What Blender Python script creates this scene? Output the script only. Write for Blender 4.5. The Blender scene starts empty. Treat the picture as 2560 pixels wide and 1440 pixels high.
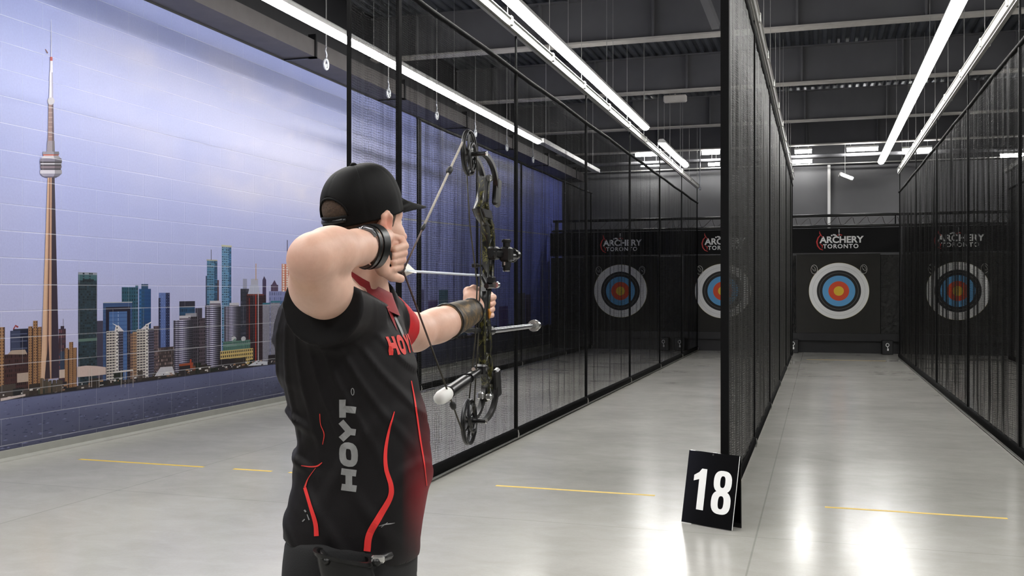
import bpy, math, random
import numpy as np
from mathutils import Vector, Matrix, noise
from mathutils.bvhtree import BVHTree

scene = bpy.context.scene
COL = scene.collection
random.seed(7)
PI = math.pi

# ------------------------------------------------------------------ camera
TH = math.radians(20.0)
CT, ST = math.cos(TH), math.sin(TH)
FPX, PX, PY, CH = 2747.0, 1047.0, 728.0, 1.5      # focal length and principal point in pixels, camera height
cam_data = bpy.data.cameras.new('camera')
cam_data.sensor_width = 36.0
cam_data.lens = FPX / 2560.0 * 36.0
cam_data.shift_x = (1280.0 - PX) / 2560.0
cam_data.shift_y = (PY - 720.0) / 2560.0
cam_data.clip_start = 0.05
cam_data.clip_end = 200
cam_data.dof.use_dof = False
cam = bpy.data.objects.new('camera', cam_data)
cam.location = (0, 0, CH)
cam.rotation_euler = (PI / 2, 0, TH)
COL.objects.link(cam)
scene.camera = cam

# ------------------------------------------------------------------ world, exposure
world = bpy.data.worlds.new('world')
scene.world = world
world.use_nodes = True
bg = world.node_tree.nodes['Background']
bg.inputs[0].default_value = (0.9, 0.95, 1.0, 1)
bg.inputs[1].default_value = 0.05
scene.view_settings.view_transform = 'Standard'
scene.view_settings.look = 'None'
scene.view_settings.gamma = 1.0
scene.view_settings.use_curve_mapping = False
scene.view_settings.exposure = 0.0
scene.cycles.transparent_max_bounces = 24
scene.cycles.max_bounces = 8
LAMP = 57.0            # emission of the strip lights

# ------------------------------------------------------------------ helpers
def s2l(c):
    return tuple(((x / 255) / 12.92 if x / 255 <= 0.04045 else (((x / 255) + 0.055) / 1.055) ** 2.4) for x in c)

def lin(r, g, b):
    return s2l((r, g, b)) + (1.0,)

def pt(u, v, d):
    """pixel of the photograph at a camera distance d -> world point"""
    a = (u - PX) * d / FPX
    return Vector((a * CT - d * ST, a * ST + d * CT, CH + (PY - v) * d / FPX))

def on_x(u, v, X):
    """pixel -> point on the vertical plane at world X"""
    d = -FPX * X / (CT * (2047.0 - u))
    return pt(u, v, d)

WL = {}
def tag(o, label=None, cat=None, group=None, kind=None):
    if label: o['label'] = label
    if cat: o['category'] = cat
    if group: o['group'] = group
    if kind: o['kind'] = kind
    return o

def empty(name, loc, label=None, cat=None, group=None):
    o = bpy.data.objects.new(name, None)
    o.empty_display_size = 0.1
    o.location = loc
    COL.objects.link(o)
    WL[o] = Vector(loc)
    return tag(o, label, cat, group)

def copy_tree(o, parent=None):
    c = o.copy(); COL.objects.link(c)
    if parent: c.parent = parent
    for ch in list(o.children): copy_tree(ch, c)
    return c

class MB:
    def __init__(s):
        s.v = []; s.f = []; s.m = []; s.c = []
    def add(s, verts, faces, mi=0):
        n = len(s.v)
        s.v += [tuple(p) for p in verts]
        s.f += [tuple(i + n for i in f) for f in faces]
        s.m += [mi] * len(faces)
        return s
    def box(s, x0, x1, y0, y1, z0, z1, mi=0):
        vs = [(x, y, z) for x in (x0, x1) for y in (y0, y1) for z in (z0, z1)]
        return s.add(vs, [(0, 1, 3, 2), (4, 6, 7, 5), (0, 4, 5, 1), (2, 3, 7, 6), (0, 2, 6, 4), (1, 5, 7, 3)], mi)
    def cbox(s, c, sz, mi=0, M=None, bev=0.0):
        hx, hy, hz = (q / 2 for q in sz)
        if bev <= 0:
            vs = [Vector((x, y, z)) for x in (-hx, hx) for y in (-hy, hy) for z in (-hz, hz)]
            fs = [(0, 1, 3, 2), (4, 6, 7, 5), (0, 4, 5, 1), (2, 3, 7, 6), (0, 2, 6, 4), (1, 5, 7, 3)]
        else:
            import itertools
            b = min(bev, hx, hy, hz)
            vs = []; idx = {}
            for sx, sy, sz_ in itertools.product((-1, 1), repeat=3):
                for ax in range(3):
                    p = [sx * (hx - b), sy * (hy - b), sz_ * (hz - b)]
                    p[ax] = (sx * hx, sy * hy, sz_ * hz)[ax]
                    idx[(sx, sy, sz_, ax)] = len(vs); vs.append(Vector(p))
            fs = []
            for ax in range(3):
                o1, o2 = [i for i in range(3) if i != ax]
                for sg in (-1, 1):
                    q = []
                    for a_, b_ in ((-1, -1), (1, -1), (1, 1), (-1, 1)):
                        k = [0, 0, 0]; k[ax] = sg; k[o1] = a_; k[o2] = b_
                        q.append(idx[(k[0], k[1], k[2], ax)])
                    fs.append(tuple(q))
            for ax in range(3):
                o1, o2 = [i for i in range(3) if i != ax]
                for a_, b_ in itertools.product((-1, 1), repeat=2):
                    q = []
                    for sg, o in ((-1, o1), (1, o1), (1, o2), (-1, o2)):
                        k = [0, 0, 0]; k[ax] = sg; k[o1] = a_; k[o2] = b_
                        q.append(idx[(k[0], k[1], k[2], o)])
                    fs.append(tuple(q))
            for k in itertools.product((-1, 1), repeat=3):
                fs.append(tuple(idx[(k[0], k[1], k[2], ax)] for ax in range(3)))
        c = Vector(c)
        vs = [(M @ p if M else p) + c for p in vs]
        return s.add(vs, fs, mi)
    def tube(s, pts, r, n=8, mi=0, cap=True, closed=False, flat=None):
        """pts: points, r: radius or list; flat=(vector, factor) squeezes the section along a direction"""
        pts = [Vector(p) for p in pts]
        R = r if isinstance(r, (list, tuple)) else [r] * len(pts)
        N = len(pts)
        tang = []
        for i in range(N):
            if closed: t = pts[(i + 1) % N] - pts[i - 1]
            else: t = pts[min(i + 1, N - 1)] - pts[max(i - 1, 0)]
            tang.append(t.normalized() if t.length > 1e-9 else Vector((0, 0, 1)))
        up = Vector((0, 0, 1)) if abs(tang[0].z) < 0.9 else Vector((1, 0, 0))
        nrm = (up - tang[0] * up.dot(tang[0])).normalized()
        vs = []
        for i in range(N):
            nrm = (nrm - tang[i] * nrm.dot(tang[i]))
            nrm = nrm.normalized() if nrm.length > 1e-6 else tang[i].orthogonal().normalized()
            bi = tang[i].cross(nrm)
            for k in range(n):
                a = 2 * PI * (k + 0.5) / n
                o = (nrm * math.cos(a) + bi * math.sin(a)) * R[i]
                if flat: o = o - flat[0] * o.dot(flat[0]) * (1 - flat[1])
                vs.append(pts[i] + o)
        fs = []
        for i in range(N if closed else N - 1):
            j = (i + 1) % N
            for k in range(n):
                l = (k + 1) % n
                fs.append((i * n + k, i * n + l, j * n + l, j * n + k))
        if cap and not closed:
            fs.append(tuple(range(n - 1, -1, -1)))
            fs.append(tuple((N - 1) * n + k for k in range(n)))
        return s.add(vs, fs, mi)
    def cyl(s, a, b, r, n=12, mi=0, r2=None):
        return s.tube([a, b], [r, r if r2 is None else r2], n, mi)
    def prism(s, poly, axis, t, mi=0):
        """poly: list of world points in a plane; extruded by vector axis*t centred"""
        ax = Vector(axis) * (t / 2)
        n = len(poly)
        vs = [Vector(p) - ax for p in poly] + [Vector(p) + ax for p in poly]
        fs = [tuple(range(n - 1, -1, -1)), tuple(range(n, 2 * n))]
        fs += [(i, (i + 1) % n, n + (i + 1) % n, n + i) for i in range(n)]
        return s.add(vs, fs, mi)
    def sphere(s, c, r, n=10, m=7, mi=0, M=None):
        rr = r if isinstance(r, (tuple, list)) else (r, r, r)
        vs = []; fs = []
        for i in range(m + 1):
            p = PI * i / m
            for k in range(n):
                a = 2 * PI * k / n
                q = Vector((rr[0] * math.sin(p) * math.cos(a), rr[1] * math.sin(p) * math.sin(a), rr[2] * math.cos(p)))
                vs.append((M @ q if M else q) + Vector(c))
        for i in range(m):
            for k in range(n):
                l = (k + 1) % n
                fs.append((i * n + k, (i + 1) * n + k, (i + 1) * n + l, i * n + l))
        return s.add(vs, fs, mi)
    def build(s, name, mat, parent=None, origin=None, smooth=False, kind=None, weld=False):
        me = bpy.data.meshes.new(name)
        org = WL[parent] if parent is not None else Vector(origin if origin is not None else (0, 0, 0))
        V = [(p[0] - org[0], p[1] - org[1], p[2] - org[2]) for p in s.v]
        me.from_pydata(V, [], s.f)
        mats = mat if isinstance(mat, (list, tuple)) else [mat]
        for m_ in mats: me.materials.append(m_)
        if len(mats) > 1: me.polygons.foreach_set('material_index', s.m)
        if smooth:
            me.polygons.foreach_set('use_smooth', [True] * len(me.polygons))
            if smooth == 'auto':
                import bmesh
                bm = bmesh.new(); bm.from_mesh(me)
                for e in bm.edges:
                    if len(e.link_faces) == 2 and e.calc_face_angle(0) > 0.7: e.smooth = False
                bm.to_mesh(me); bm.free()
        if s.c:
            at_ = me.color_attributes.new('Col', 'FLOAT_COLOR', 'POINT')
            at_.data.foreach_set('color', np.array(s.c, dtype=np.float32).ravel())
        me.update()
        o = bpy.data.objects.new(name, me)
        COL.objects.link(o)
        if parent is not None: o.parent = parent
        else: o.location = org
        WL[o] = org
        if kind: o['kind'] = kind
        return o

# ------------------------------------------------------------------ materials
class NT:
    def __init__(s, name):
        s.m = bpy.data.materials.new(name); s.m.use_nodes = True
        s.t = s.m.node_tree; s.N = s.t.nodes; s.L = s.t.links
        s.b = s.N['Principled BSDF']; s.out = s.N['Material Output']
    def n(s, typ, **kw):
        x = s.N.new(typ)
        for k, v in kw.items(): setattr(x, k, v)
        return x
    def l(s, a, b): s.L.new(a, b)
    def math(s, op, a, b=None, clamp=False):
        x = s.n('ShaderNodeMath', operation=op); x.use_clamp = clamp
        for i, q in enumerate((a, b)):
            if q is None: continue
            if isinstance(q, (int, float)): x.inputs[i].default_value = q
            else: s.l(q, x.inputs[i])
        return x.outputs[0]
    def noise(s, vec, scale, detail=3, rough=0.5, dist=0.0):
        x = s.n('ShaderNodeTexNoise'); x.inputs['Scale'].default_value = scale
        x.inputs['Detail'].default_value = detail; x.inputs['Roughness'].default_value = rough
        x.inputs['Distortion'].default_value = dist
        if vec is not None: s.l(vec, x.inputs['Vector'])
        return x.outputs['Fac']
    def coord(s, which='Object', scale=None):
        x = s.n('ShaderNodeTexCoord').outputs[which]
        if scale:
            m = s.n('ShaderNodeMapping'); m.inputs['Scale'].default_value = scale
            s.l(x, m.inputs['Vector']); return m.outputs[0]
        return x
    def ramp(s, fac, stops, interp='LINEAR'):
        r = s.n('ShaderNodeValToRGB'); r.color_ramp.interpolation = interp
        e = r.color_ramp.elements
        while len(e) < len(stops): e.new(0.5)
        for i, (p, c) in enumerate(stops):
            e[i].position = p; e[i].color = c if len(c) == 4 else tuple(c) + (1,)
        s.l(fac, r.inputs[0]); return r.outputs[0]
    def bump(s, h, strength=0.3, dist=0.01):
        b = s.n('ShaderNodeBump'); b.inputs['Strength'].default_value = strength
        b.inputs['Distance'].default_value = dist
        s.l(h, b.inputs['Height']); s.l(b.outputs[0], s.b.inputs['Normal']); return b
    def set(s, **kw):
        for k, v in kw.items():
            k = {'base': 'Base Color', 'rough': 'Roughness', 'metal': 'Metallic', 'spec': 'Specular IOR Level', 'coat': 'Coat Weight', 'sss': 'Subsurface Weight', 'sheen': 'Sheen Weight'}.get(k, k)
            s.b.inputs[k].default_value = v

def plain(name, col, rough=0.5, metal=0.0, var=0.12, scale=8.0, bump=0.0, bscale=60.0, spec=0.5):
    t = NT(name)
    co = t.coord()
    f = t.noise(co, scale, 4)
    c = s2l(col)
    t.l(t.ramp(f, [(0.25, tuple(x * (1 - var) for x in c)), (0.75, tuple(min(1, x * (1 + var)) for x in c))]), t.b.inputs['Base Color'])
    t.set(rough=rough, metal=metal, spec=spec)
    if bump: t.bump(t.noise(co, bscale, 3), bump, 0.002)
    return t.m

def glow(name, strength, col=(1, 0.985, 0.96)):
    t = NT(name)
    e = t.n('ShaderNodeEmission'); e.inputs[0].default_value = col + (1,); e.inputs[1].default_value = strength
    t.l(e.outputs[0], t.out.inputs['Surface']); return t.m

def build_materials():
    M = {}
    # polished concrete floor
    t = NT('polished_concrete')
    co = t.coord()
    st = t.coord(scale=(1.2, 1.6, 1))
    n1 = t.noise(co, 0.8, 5, 0.6); n2 = t.noise(st, 3.0, 6, 0.65, 0.6); n3 = t.noise(co, 60, 3, 0.6)
    mix = t.math('ADD', t.math('MULTIPLY', n1, 0.4), t.math('ADD', t.math('MULTIPLY', n2, 0.45), t.math('MULTIPLY', n3, 0.15)))
    base = t.ramp(mix, [(0.3, lin(158, 156, 150)), (0.5, lin(169, 167, 161)), (0.7, lin(180, 178, 172))])
    # saw-cut joints of the slab
    br = t.n('ShaderNodeTexBrick'); br.offset = 0.0
    for k, v in (('Scale', 1.0), ('Mortar Size', 0.006), ('Mortar Smooth', 0.3), ('Brick Width', 4.6), ('Row Height', 4.6)): br.inputs[k].default_value = v
    mp = t.n('ShaderNodeMapping'); mp.inputs['Location'].default_value = (0.36, 2.2, 0); t.l(co, mp.inputs[0]); t.l(mp.outputs[0], br.inputs['Vector'])
    mx = t.n('ShaderNodeMix', data_type='RGBA'); t.l(t.math('MULTIPLY', br.outputs['Fac'], 0.35), mx.inputs[0]); t.l(base, mx.inputs[6]); mx.inputs[7].default_value = lin(105, 105, 100)
    t.l(mx.outputs[2], t.b.inputs['Base Color'])
    rg = t.ramp(n1, [(0.3, (0.16,) * 3), (0.7, (0.215,) * 3)]); t.l(rg, t.b.inputs['Roughness'])
    t.set(spec=0.30)
    t.bump(t.math('ADD', t.math('MULTIPLY', t.noise(co, 26, 2), 0.6), t.math('MULTIPLY', n3, 0.25)), 0.13, 0.004)
    M['floor'] = t.m
    # black net with folds: threads leave holes
    def net(name, cy, cz, wy, wz, col=(15, 15, 16), fill=0.06, d0=0.5, dk=2.6):
        t = NT(name)
        co = t.coord()
        sx = t.n('ShaderNodeSeparateXYZ'); t.l(co, sx.inputs[0])
        w1 = t.noise(t.coord(scale=(1, 14, 3.0)), 1.0, 3); w2 = t.noise(t.coord(scale=(1, 3.0, 14)), 1.3, 3)
        w3 = t.noise(co, 90, 2)
        yy = t.math('ADD', t.math('MULTIPLY', sx.outputs[1], 1 / cy), t.math('ADD', t.math('MULTIPLY', w1, 1.0), t.math('MULTIPLY', w3, 0.5)))
        zz = t.math('ADD', t.math('MULTIPLY', sx.outputs[2], 1 / cz), t.math('ADD', t.math('MULTIPLY', w2, 1.5), t.math('MULTIPLY', w3, 0.5)))
        my = t.math('LESS_THAN', t.math('FRACT', yy), wy); mz = t.math('LESS_THAN', t.math('FRACT', zz), wz)
        dens = t.noise(t.coord(scale=(1, 2.2, 0.10)), 2.0, 4, 0.7)      # bunched, denser strips of the curtain
        md = t.math('MULTIPLY', t.math('SUBTRACT', dens, d0), dk, True)
        mask = t.math('MAXIMUM', t.math('MAXIMUM', my, mz), t.math('ADD', fill, md))
        mask = t.math('MINIMUM', mask, 1.0)
        t.set(base=lin(*col), rough=0.5, spec=0.35)
        tr = t.n('ShaderNodeBsdfTransparent'); ms = t.n('ShaderNodeMixShader')
        t.l(mask, ms.inputs[0]); t.l(tr.outputs[0], ms.inputs[1]); t.l(t.b.outputs[0], ms.inputs[2]); t.l(ms.outputs[0], t.out.inputs['Surface'])
        t.bump(t.math('ADD', t.math('FRACT', yy), t.math('FRACT', zz)), 0.6, 0.004)
        return t.m
    M['net'] = net('black_netting', 0.015, 0.017, 0.22, 0.10, fill=0.0, d0=0.52)
    M['net_mid'] = net('bunched_black_netting', 0.016, 0.018, 0.26, 0.14, (16, 16, 16), 0.10, 0.46, 4.5)
    M['net_dense'] = net('dense_black_netting', 0.020, 0.018, 0.40, 0.36, (46, 46, 44), 0.60)
    M['net_thin'] = net('thin_black_netting', 0.022, 0.022, 0.10, 0.07, (20, 20, 21), 0.0)
    M['webbing'] = plain('black_webbing', (5, 5, 6), 0.8, var=0.2, scale=40, bump=0.4, bscale=200, spec=0.15)
    M['black_metal'] = plain('black_painted_metal', (24, 24, 26), 0.35, var=0.2)
    M['alu'] = plain('brushed_aluminium', (190, 190, 186), 0.35, 0.7, var=0.08, scale=20)
    M['lamp_white'] = plain('white_enamel', (225, 225, 222), 0.3)
    M['steel_dark'] = plain('dark_steel_and_shade', (104, 104, 107), 0.6, var=0.1, scale=2)  # beam webs get this darker tone, their shade put into the colour
    M['steel_flange'] = plain('pale_steel_and_light', (196, 192, 186), 0.6, var=0.1, scale=6)  # beam flanges made paler than the webs, light from below put into the colour
    M['duct'] = plain('grey_brown_metal', (84, 80, 80), 0.55, var=0.15, scale=4)
    M['deck'] = plain('galvanised_deck', (92, 96, 104), 0.4, 0.5, var=0.25, scale=3)
    M['tape'] = plain('yellow_tape', (222, 186, 70), 0.5, var=0.08, scale=20)
    M['chain'] = plain('clear_plastic_and_zinc', (205, 208, 212), 0.25, 0.3)
    M['wall_plain'] = plain('painted_block_grey', (128, 128, 130), 0.8, var=0.05, scale=2)
    M['wall_black'] = plain('matt_black_wall', (98, 98, 100), 0.55, var=0.12, scale=1.0)
    M['wall_darkest'] = plain('black_wall_and_shade', (26, 26, 30), 0.7, var=0.1)
    M['baseboard'] = plain('grey_rubber_cove', (150, 150, 143), 0.5, var=0.05)
    M['banner'] = plain('black_vinyl', (8, 8, 10), 0.6, var=0.15, scale=4, spec=0.2)
    M['white_print'] = plain('white_print', (250, 250, 248), 0.4, var=0.02)
    M['red_print'] = plain('red_print', (205, 40, 36), 0.45, var=0.05)
    M['boss'] = plain('charcoal_foam_face', (46, 45, 42), 0.85, var=0.08, scale=6, bump=0.3, bscale=90)
    M['wire'] = plain('bright_wire', (200, 198, 192), 0.3, 0.8)
    M['conduit'] = plain('white_conduit', (232, 232, 230), 0.4, var=0.03)
    t = NT('torn_foam')
    co = t.coord()
    f = t.noise(co, 9, 6, 0.7, 1.0)
    t.l(t.ramp(f, [(0.3, lin(40, 40, 40)), (0.7, lin(66, 66, 64))]), t.b.inputs['Base Color'])
    t.set(rough=0.7); t.bump(f, 0.9, 0.05); M['foam'] = t.m
    # target paper: rings by distance from the centre
    t = NT('target_paper')
    co = t.coord()
    ln = t.n('ShaderNodeVectorMath', operation='LENGTH'); t.l(co, ln.inputs[0])
    R = 0.685
    r = t.math('DIVIDE', ln.outputs['Value'], R)
    ye, rd, bl, bk, wh, gl = lin(255, 212, 62), lin(240, 88, 48), lin(106, 180, 234), lin(24, 24, 26), lin(250, 250, 248), lin(150, 148, 142)
    stops = [(0, ye), (0.166, rd), (0.34, bl), (0.54, bk), (0.635, gl), (0.643, bk), (0.729, wh), (0.862, gl), (0.866, wh), (0.985, wh), (0.99, lin(200, 190, 120))]
    t.l(t.ramp(r, stops, 'CONSTANT'), t.b.inputs['Base Color']); t.set(rough=0.6); M['target'] = t.m
    M['glow'] = glow('strip_light_diffuser', LAMP)
    M['glow_small'] = glow('tube_glow', LAMP * 1.25)
    M['sign_black'] = plain('gloss_black_acrylic', (12, 12, 13), 0.12, var=0.1)
    # mural paint: the picture's own colours and a brightened far end over concrete blocks
    t = NT('mural_paint')
    at_ = t.n('ShaderNodeAttribute'); at_.attribute_name = 'Col'
    co = t.coord()
    sx = t.n('ShaderNodeSeparateXYZ'); t.l(co, sx.inputs[0]); cb = t.n('ShaderNodeCombineXYZ')
    t.l(sx.outputs[1], cb.inputs[0]); t.l(t.math('ADD', sx.outputs[2], 0.099), cb.inputs[1])
    br = t.n('ShaderNodeTexBrick'); br.offset = 0.5
    for k, v in (('Scale', 1.0), ('Mortar Size', 0.006), ('Mortar Smooth', 0.5), ('Brick Width', 0.54), ('Row Height', 0.237)): br.inputs[k].default_value = v
    t.l(cb.outputs[0], br.inputs['Vector'])
    nz = t.noise(co, 1.1, 4)
    row = t.math('FRACT', t.math('ADD', t.math('DIVIDE', t.math('ADD', sx.outputs[2], 0.099), 0.237), 0.013))
    line = t.math('LESS_THAN', row, 0.026)                 # bed joints are paler than the upright ones
    wear = t.ramp(nz, [(0.38, (0.08,) * 3), (0.62, (0.75,) * 3)])
    fac = t.math('ADD', t.math('MULTIPLY', br.outputs['Fac'], 0.10), t.math('MULTIPLY', t.math('MULTIPLY', line, wear), 0.45), True)
    mx = t.n('ShaderNodeMix', data_type='RGBA'); t.l(fac, mx.inputs[0]); t.l(at_.outputs['Color'], mx.inputs[6]); mx.inputs[7].default_value = lin(225, 225, 232)
    sp = t.n('ShaderNodeMix', data_type='RGBA', blend_type='MULTIPLY'); sp.inputs[0].default_value = 1.0
    t.l(mx.outputs[2], sp.inputs[6]); t.l(t.ramp(t.noise(co, 45, 4, 0.7), [(0.3, (0.93,) * 3), (0.7, (1.0,) * 3)]), sp.inputs[7])
    t.l(sp.outputs[2], t.b.inputs['Base Color'])
    t.set(rough=0.42, spec=0.35)
    hb = t.math('SUBTRACT', t.math('MULTIPLY', t.noise(co, 40, 3), 0.12), t.math('MULTIPLY', br.outputs['Fac'], 0.6))
    t.bump(hb, 0.55, 0.006)
    M['mural'] = t.m
    return M
M = build_materials()
# ------------------------------------------------------------------ the setting
WX, YE, YB, ZC = -6.75, 31.3, -7.0, 5.92
XR = 9.0
MB().box(WX - 0.2, XR + 0.2, YB - 0.2, YE + 0.2, -0.2, 0).build('floor', M['floor'], kind='structure')
MB().box(WX - 0.3, WX, YB - 0.2, YE + 0.2, 0, ZC + 0.2).build('wall_left', M['wall_darkest'], kind='structure')
MB().box(XR, XR + 0.3, YB - 0.2, YE + 0.2, 0, ZC + 0.2).build('wall_right', M['wall_plain'], kind='structure')
MB().box(WX, XR, YB - 0.3, YB, 0, ZC + 0.2).build('wall_back', M['wall_plain'], kind='structure')
MB().box(WX, XR, YE, YE + 0.3, 0, ZC + 0.2).build('wall_front', M['wall_black'], kind='structure')
# dark strip painting in the shade above the end wall, and a black kick panel below it
MB().box(WX, XR, YE - 0.12, YE - 0.001, 4.86, ZC - 0.12).build('shade_strip_1', M['wall_darkest'], kind='structure')
# corrugated roof deck
mb = MB()
x = WX; prof = []
while x < XR:
    prof += [(x, ZC), (x + 0.05, ZC), (x + 0.075, ZC - 0.045), (x + 0.125, ZC - 0.045)]; x += 0.15
vs = [(a, YB, z) for a, z in prof] + [(a, YE, z) for a, z in prof]
n = len(prof)
mb.add(vs, [(i, i + 1, n + i + 1, n + i) for i in range(n - 1)])
mb.box(WX, XR, YB, YE, ZC + 0.05, ZC + 0.12)
mb.build('ceiling', M['deck'], kind='structure')
# cove base of the left wall
mb = MB()
prof = [(WX + 0.001, 0.0), (WX + 0.055, 0.0), (WX + 0.05, 0.012), (WX + 0.014, 0.03), (WX + 0.012, 0.093), (WX + 0.001, 0.096)]
mb.prism([(a, (YB + YE) / 2, z) for a, z in prof], (0, 1, 0), YE - YB - 0.02)
mb.build('baseboard_left', M['baseboard'], kind='structure')

# ------------------------------------------------------------------ mural
def build_mural():
    mb = MB()
    def col(c): return s2l(tuple(x * .88 for x in c)) + (1,)
    def colr(c): return s2l(c) + (1,)
    def YZ(u, v):
        p = on_x(u, v, WX); return p.y, p.z
    Y0, Y1, Z0, Z1 = 4.0, 30.26, 0.097, 4.595
    shore = 0.552
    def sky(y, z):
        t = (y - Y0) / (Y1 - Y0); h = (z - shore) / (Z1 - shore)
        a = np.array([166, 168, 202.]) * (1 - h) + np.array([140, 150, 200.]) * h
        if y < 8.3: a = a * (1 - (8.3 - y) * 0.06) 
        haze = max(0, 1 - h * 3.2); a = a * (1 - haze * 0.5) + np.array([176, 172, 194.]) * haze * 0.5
        far = min(1, max(0, (y - 15) / 13)); a = a * (1 - far) + np.array([112, 126, 226.]) * far  # bluer far paint, also brightened in colour to stand in for missing light
        q = noise.fractal(Vector((y * 0.33, z * 0.8, 3.1)), 0.8, 2.0, 5)
        c = max(0, min(1, q * 1.3 + 0.15))
        cl = math.exp(-((y - 13.6) / 2.6) ** 2 - ((z - 3.3) / 0.75) ** 2) * 0.75 + math.exp(-((y - 10.5) / 1.2) ** 2 - ((z - 3.9) / 0.35) ** 2) * 0.35
        cl = max(0, cl * (0.6 + c)) + 0.10 * c
        cl *= 1 - far * 0.8
        cl = min(0.9, cl)
        a = a * (1 - cl) + np.array([206, 198, 202.]) * cl
        return colr(a)
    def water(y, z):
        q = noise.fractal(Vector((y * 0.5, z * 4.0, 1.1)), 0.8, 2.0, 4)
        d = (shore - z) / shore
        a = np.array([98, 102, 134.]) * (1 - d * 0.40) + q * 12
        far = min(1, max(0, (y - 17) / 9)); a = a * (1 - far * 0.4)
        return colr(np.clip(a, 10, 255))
    def quad(y0, z0, y1, z1, c, k=0):
        x = WX + 0.002 + k * 0.0006 + (len(mb.f) % 60) * 4e-6
        b = len(mb.v)
        mb.add([(x, y0, z0), (x, y1, z0), (x, y1, z1), (x, y0, z1)], [(0, 1, 2, 3)])
        mb.c += [c] * 4
    def poly(pts, c, k):
        x = WX + 0.002 + k * 0.0006 + (len(mb.f) % 60) * 4e-6
        mb.add([(x, y, z) for y, z in pts], [tuple(range(len(pts)))]); mb.c += [col(c)] * len(pts)
    def upoly(uv, c, k): poly([YZ(u, v) for u, v in uv], c, k)
    ny, nz = 150, 50
    def gridpatch(z0, z1, nz, fn, k):
        b = len(mb.v)
        for j in range(nz + 1):
            for i in range(ny + 1):
                y = Y0 + (Y1 - Y0) * i / ny; z = z0 + (z1 - z0) * j / nz
                mb.v.append((WX + 0.002 + k * 0.0006, y, z)); mb.c.append(fn(y, z))
        for j in range(nz):
            for i in range(ny):
                q = b + j * (ny + 1) + i
                mb.f.append((q, q + 1, q + ny + 2, q + ny + 1)); mb.m.append(0)
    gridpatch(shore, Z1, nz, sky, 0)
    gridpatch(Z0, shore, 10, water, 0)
    # ripples
    rnd = random.Random(3)
    for i in range(1500):
        y = rnd.uniform(4.5, 24); z = rnd.uniform(Z0 + 0.01, shore - 0.03); d = (shore - z) / shore
        w = rnd.uniform(0.02, 0.09) * (0.4 + d); h = 0.003 + 0.009 * d
        c = (58, 62, 94) if rnd.random() < 0.7 else (120, 122, 158)
        poly([(y, z), (y + w * 0.5, z + h), (y + w, z), (y + w * 0.5, z - h * 0.3)], c, 1)
    def bld(u0, u1, vt, c, k=1, vb=None, rows=0, cols=0, wc=None, fy=0.6, fz=0.6, side=None, sidec=None, var=0.0, seed=0):
        r = random.Random(seed + int(u0 * 13))
        uc = (u0 + u1) / 2
        ya, _ = YZ(u0, vt); yb, _ = YZ(u1, vt); _, zt = YZ(uc, vt)
        zb = shore + 0.01 if vb is None else YZ(uc, vb)[1]
        quad(ya, zb, yb, zt, col(c), k)
        if side:
            ys = ya + (yb - ya) * side
            quad(ys, zb, yb, zt, col(sidec), k + 0.3)
        if rows:
            dy = (yb - ya) / cols; dz = (zt - zb) / rows
            for i in range(cols):
                for j in range(rows):
                    q = 1 + r.uniform(-var, var)
                    cc = [max(0, min(255, x * q)) for x in wc]
                    y_ = ya + dy * (i + 0.5); z_ = zb + dz * (j + 0.5)
                    quad(y_ - dy * fy / 2, z_ - dz * fz / 2, y_ + dy * fy / 2, z_ + dz * fz / 2, col(cc), k + 0.6)
    TAN, DK = (158, 118, 82), (38, 32, 40)
    # distant layer
    bld(440, 470, 800, (70, 62, 78), 1); bld(488, 505, 770, (62, 58, 72), 1); bld(240, 257, 802, (66, 62, 82), 1)
    bld(304, 345, 718, (44, 84, 104), 1, rows=26, cols=7, wc=(28, 58, 76), var=0.25); bld(338, 345, 713, (60, 96, 118), 1.5)
    bld(347, 377, 722, (54, 100, 148), 1, side=0.45, sidec=(32, 66, 116), rows=24, cols=5, wc=(34, 76, 122), fy=0.75, fz=0.4); bld(353, 370, 710, (40, 72, 104), 1)
    bld(397, 424, 732, (92, 112, 168), 1, side=0.62, sidec=(34, 42, 78), rows=30, cols=5, wc=(118, 138, 190), fy=0.18, fz=0.3, var=0.3); bld(396, 401, 745, (36, 42, 70), 1.5)
    bld(448, 487, 753, (44, 78, 112), 1, rows=12, cols=8, wc=(28, 54, 84), var=0.3, fy=.8, fz=.5); bld(448, 487, 753, (46, 44, 60), 1.9, vb=768)
    bld(517, 543, 652, (92, 132, 160), 1, side=0.7, sidec=(44, 74, 104), rows=44, cols=5, wc=(50, 88, 120), var=0.35, fy=.8, fz=.5)
    bld(516, 543, 649, (176, 170, 150), 2, vb=652); bld(527, 528.4, 624, (70, 70, 80), 2, vb=650); bld(514, 540, 690, (52, 60, 92), .9); bld(541, 547, 700, (96, 70, 78), .9)
    bld(554, 578, 616, (112, 150, 180), 1, side=0.72, sidec=(56, 92, 130), rows=52, cols=5, wc=(60, 102, 140), var=0.35, fy=.8, fz=.5)
    bld(553, 579, 613, (190, 188, 160), 2, vb=617)
    bld(601, 622, 722, (44, 48, 62), 1, rows=20, cols=5, wc=(66, 66, 80), var=.3)
    bld(627, 645, 697, (176, 176, 192), 1, vb=740); bld(638.5, 640.5, 659, (190, 150, 110), 1.5, vb=700); bld(607, 617, 697, (150, 152, 176), 1, vb=722)
    upoly([(617, 742), (626, 712), (645, 712), (652, 742)], (182, 186, 206), 1.6)
    bld(656, 665, 700, (64, 52, 84), 1); upoly([(656, 700), (660, 690), (665, 700)], (64, 52, 84), 1)
    bld(677, 695, 712, (84, 66, 92), 1); upoly([(679, 712), (686, 700), (692, 712)], (84, 66, 92), 1)
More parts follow.
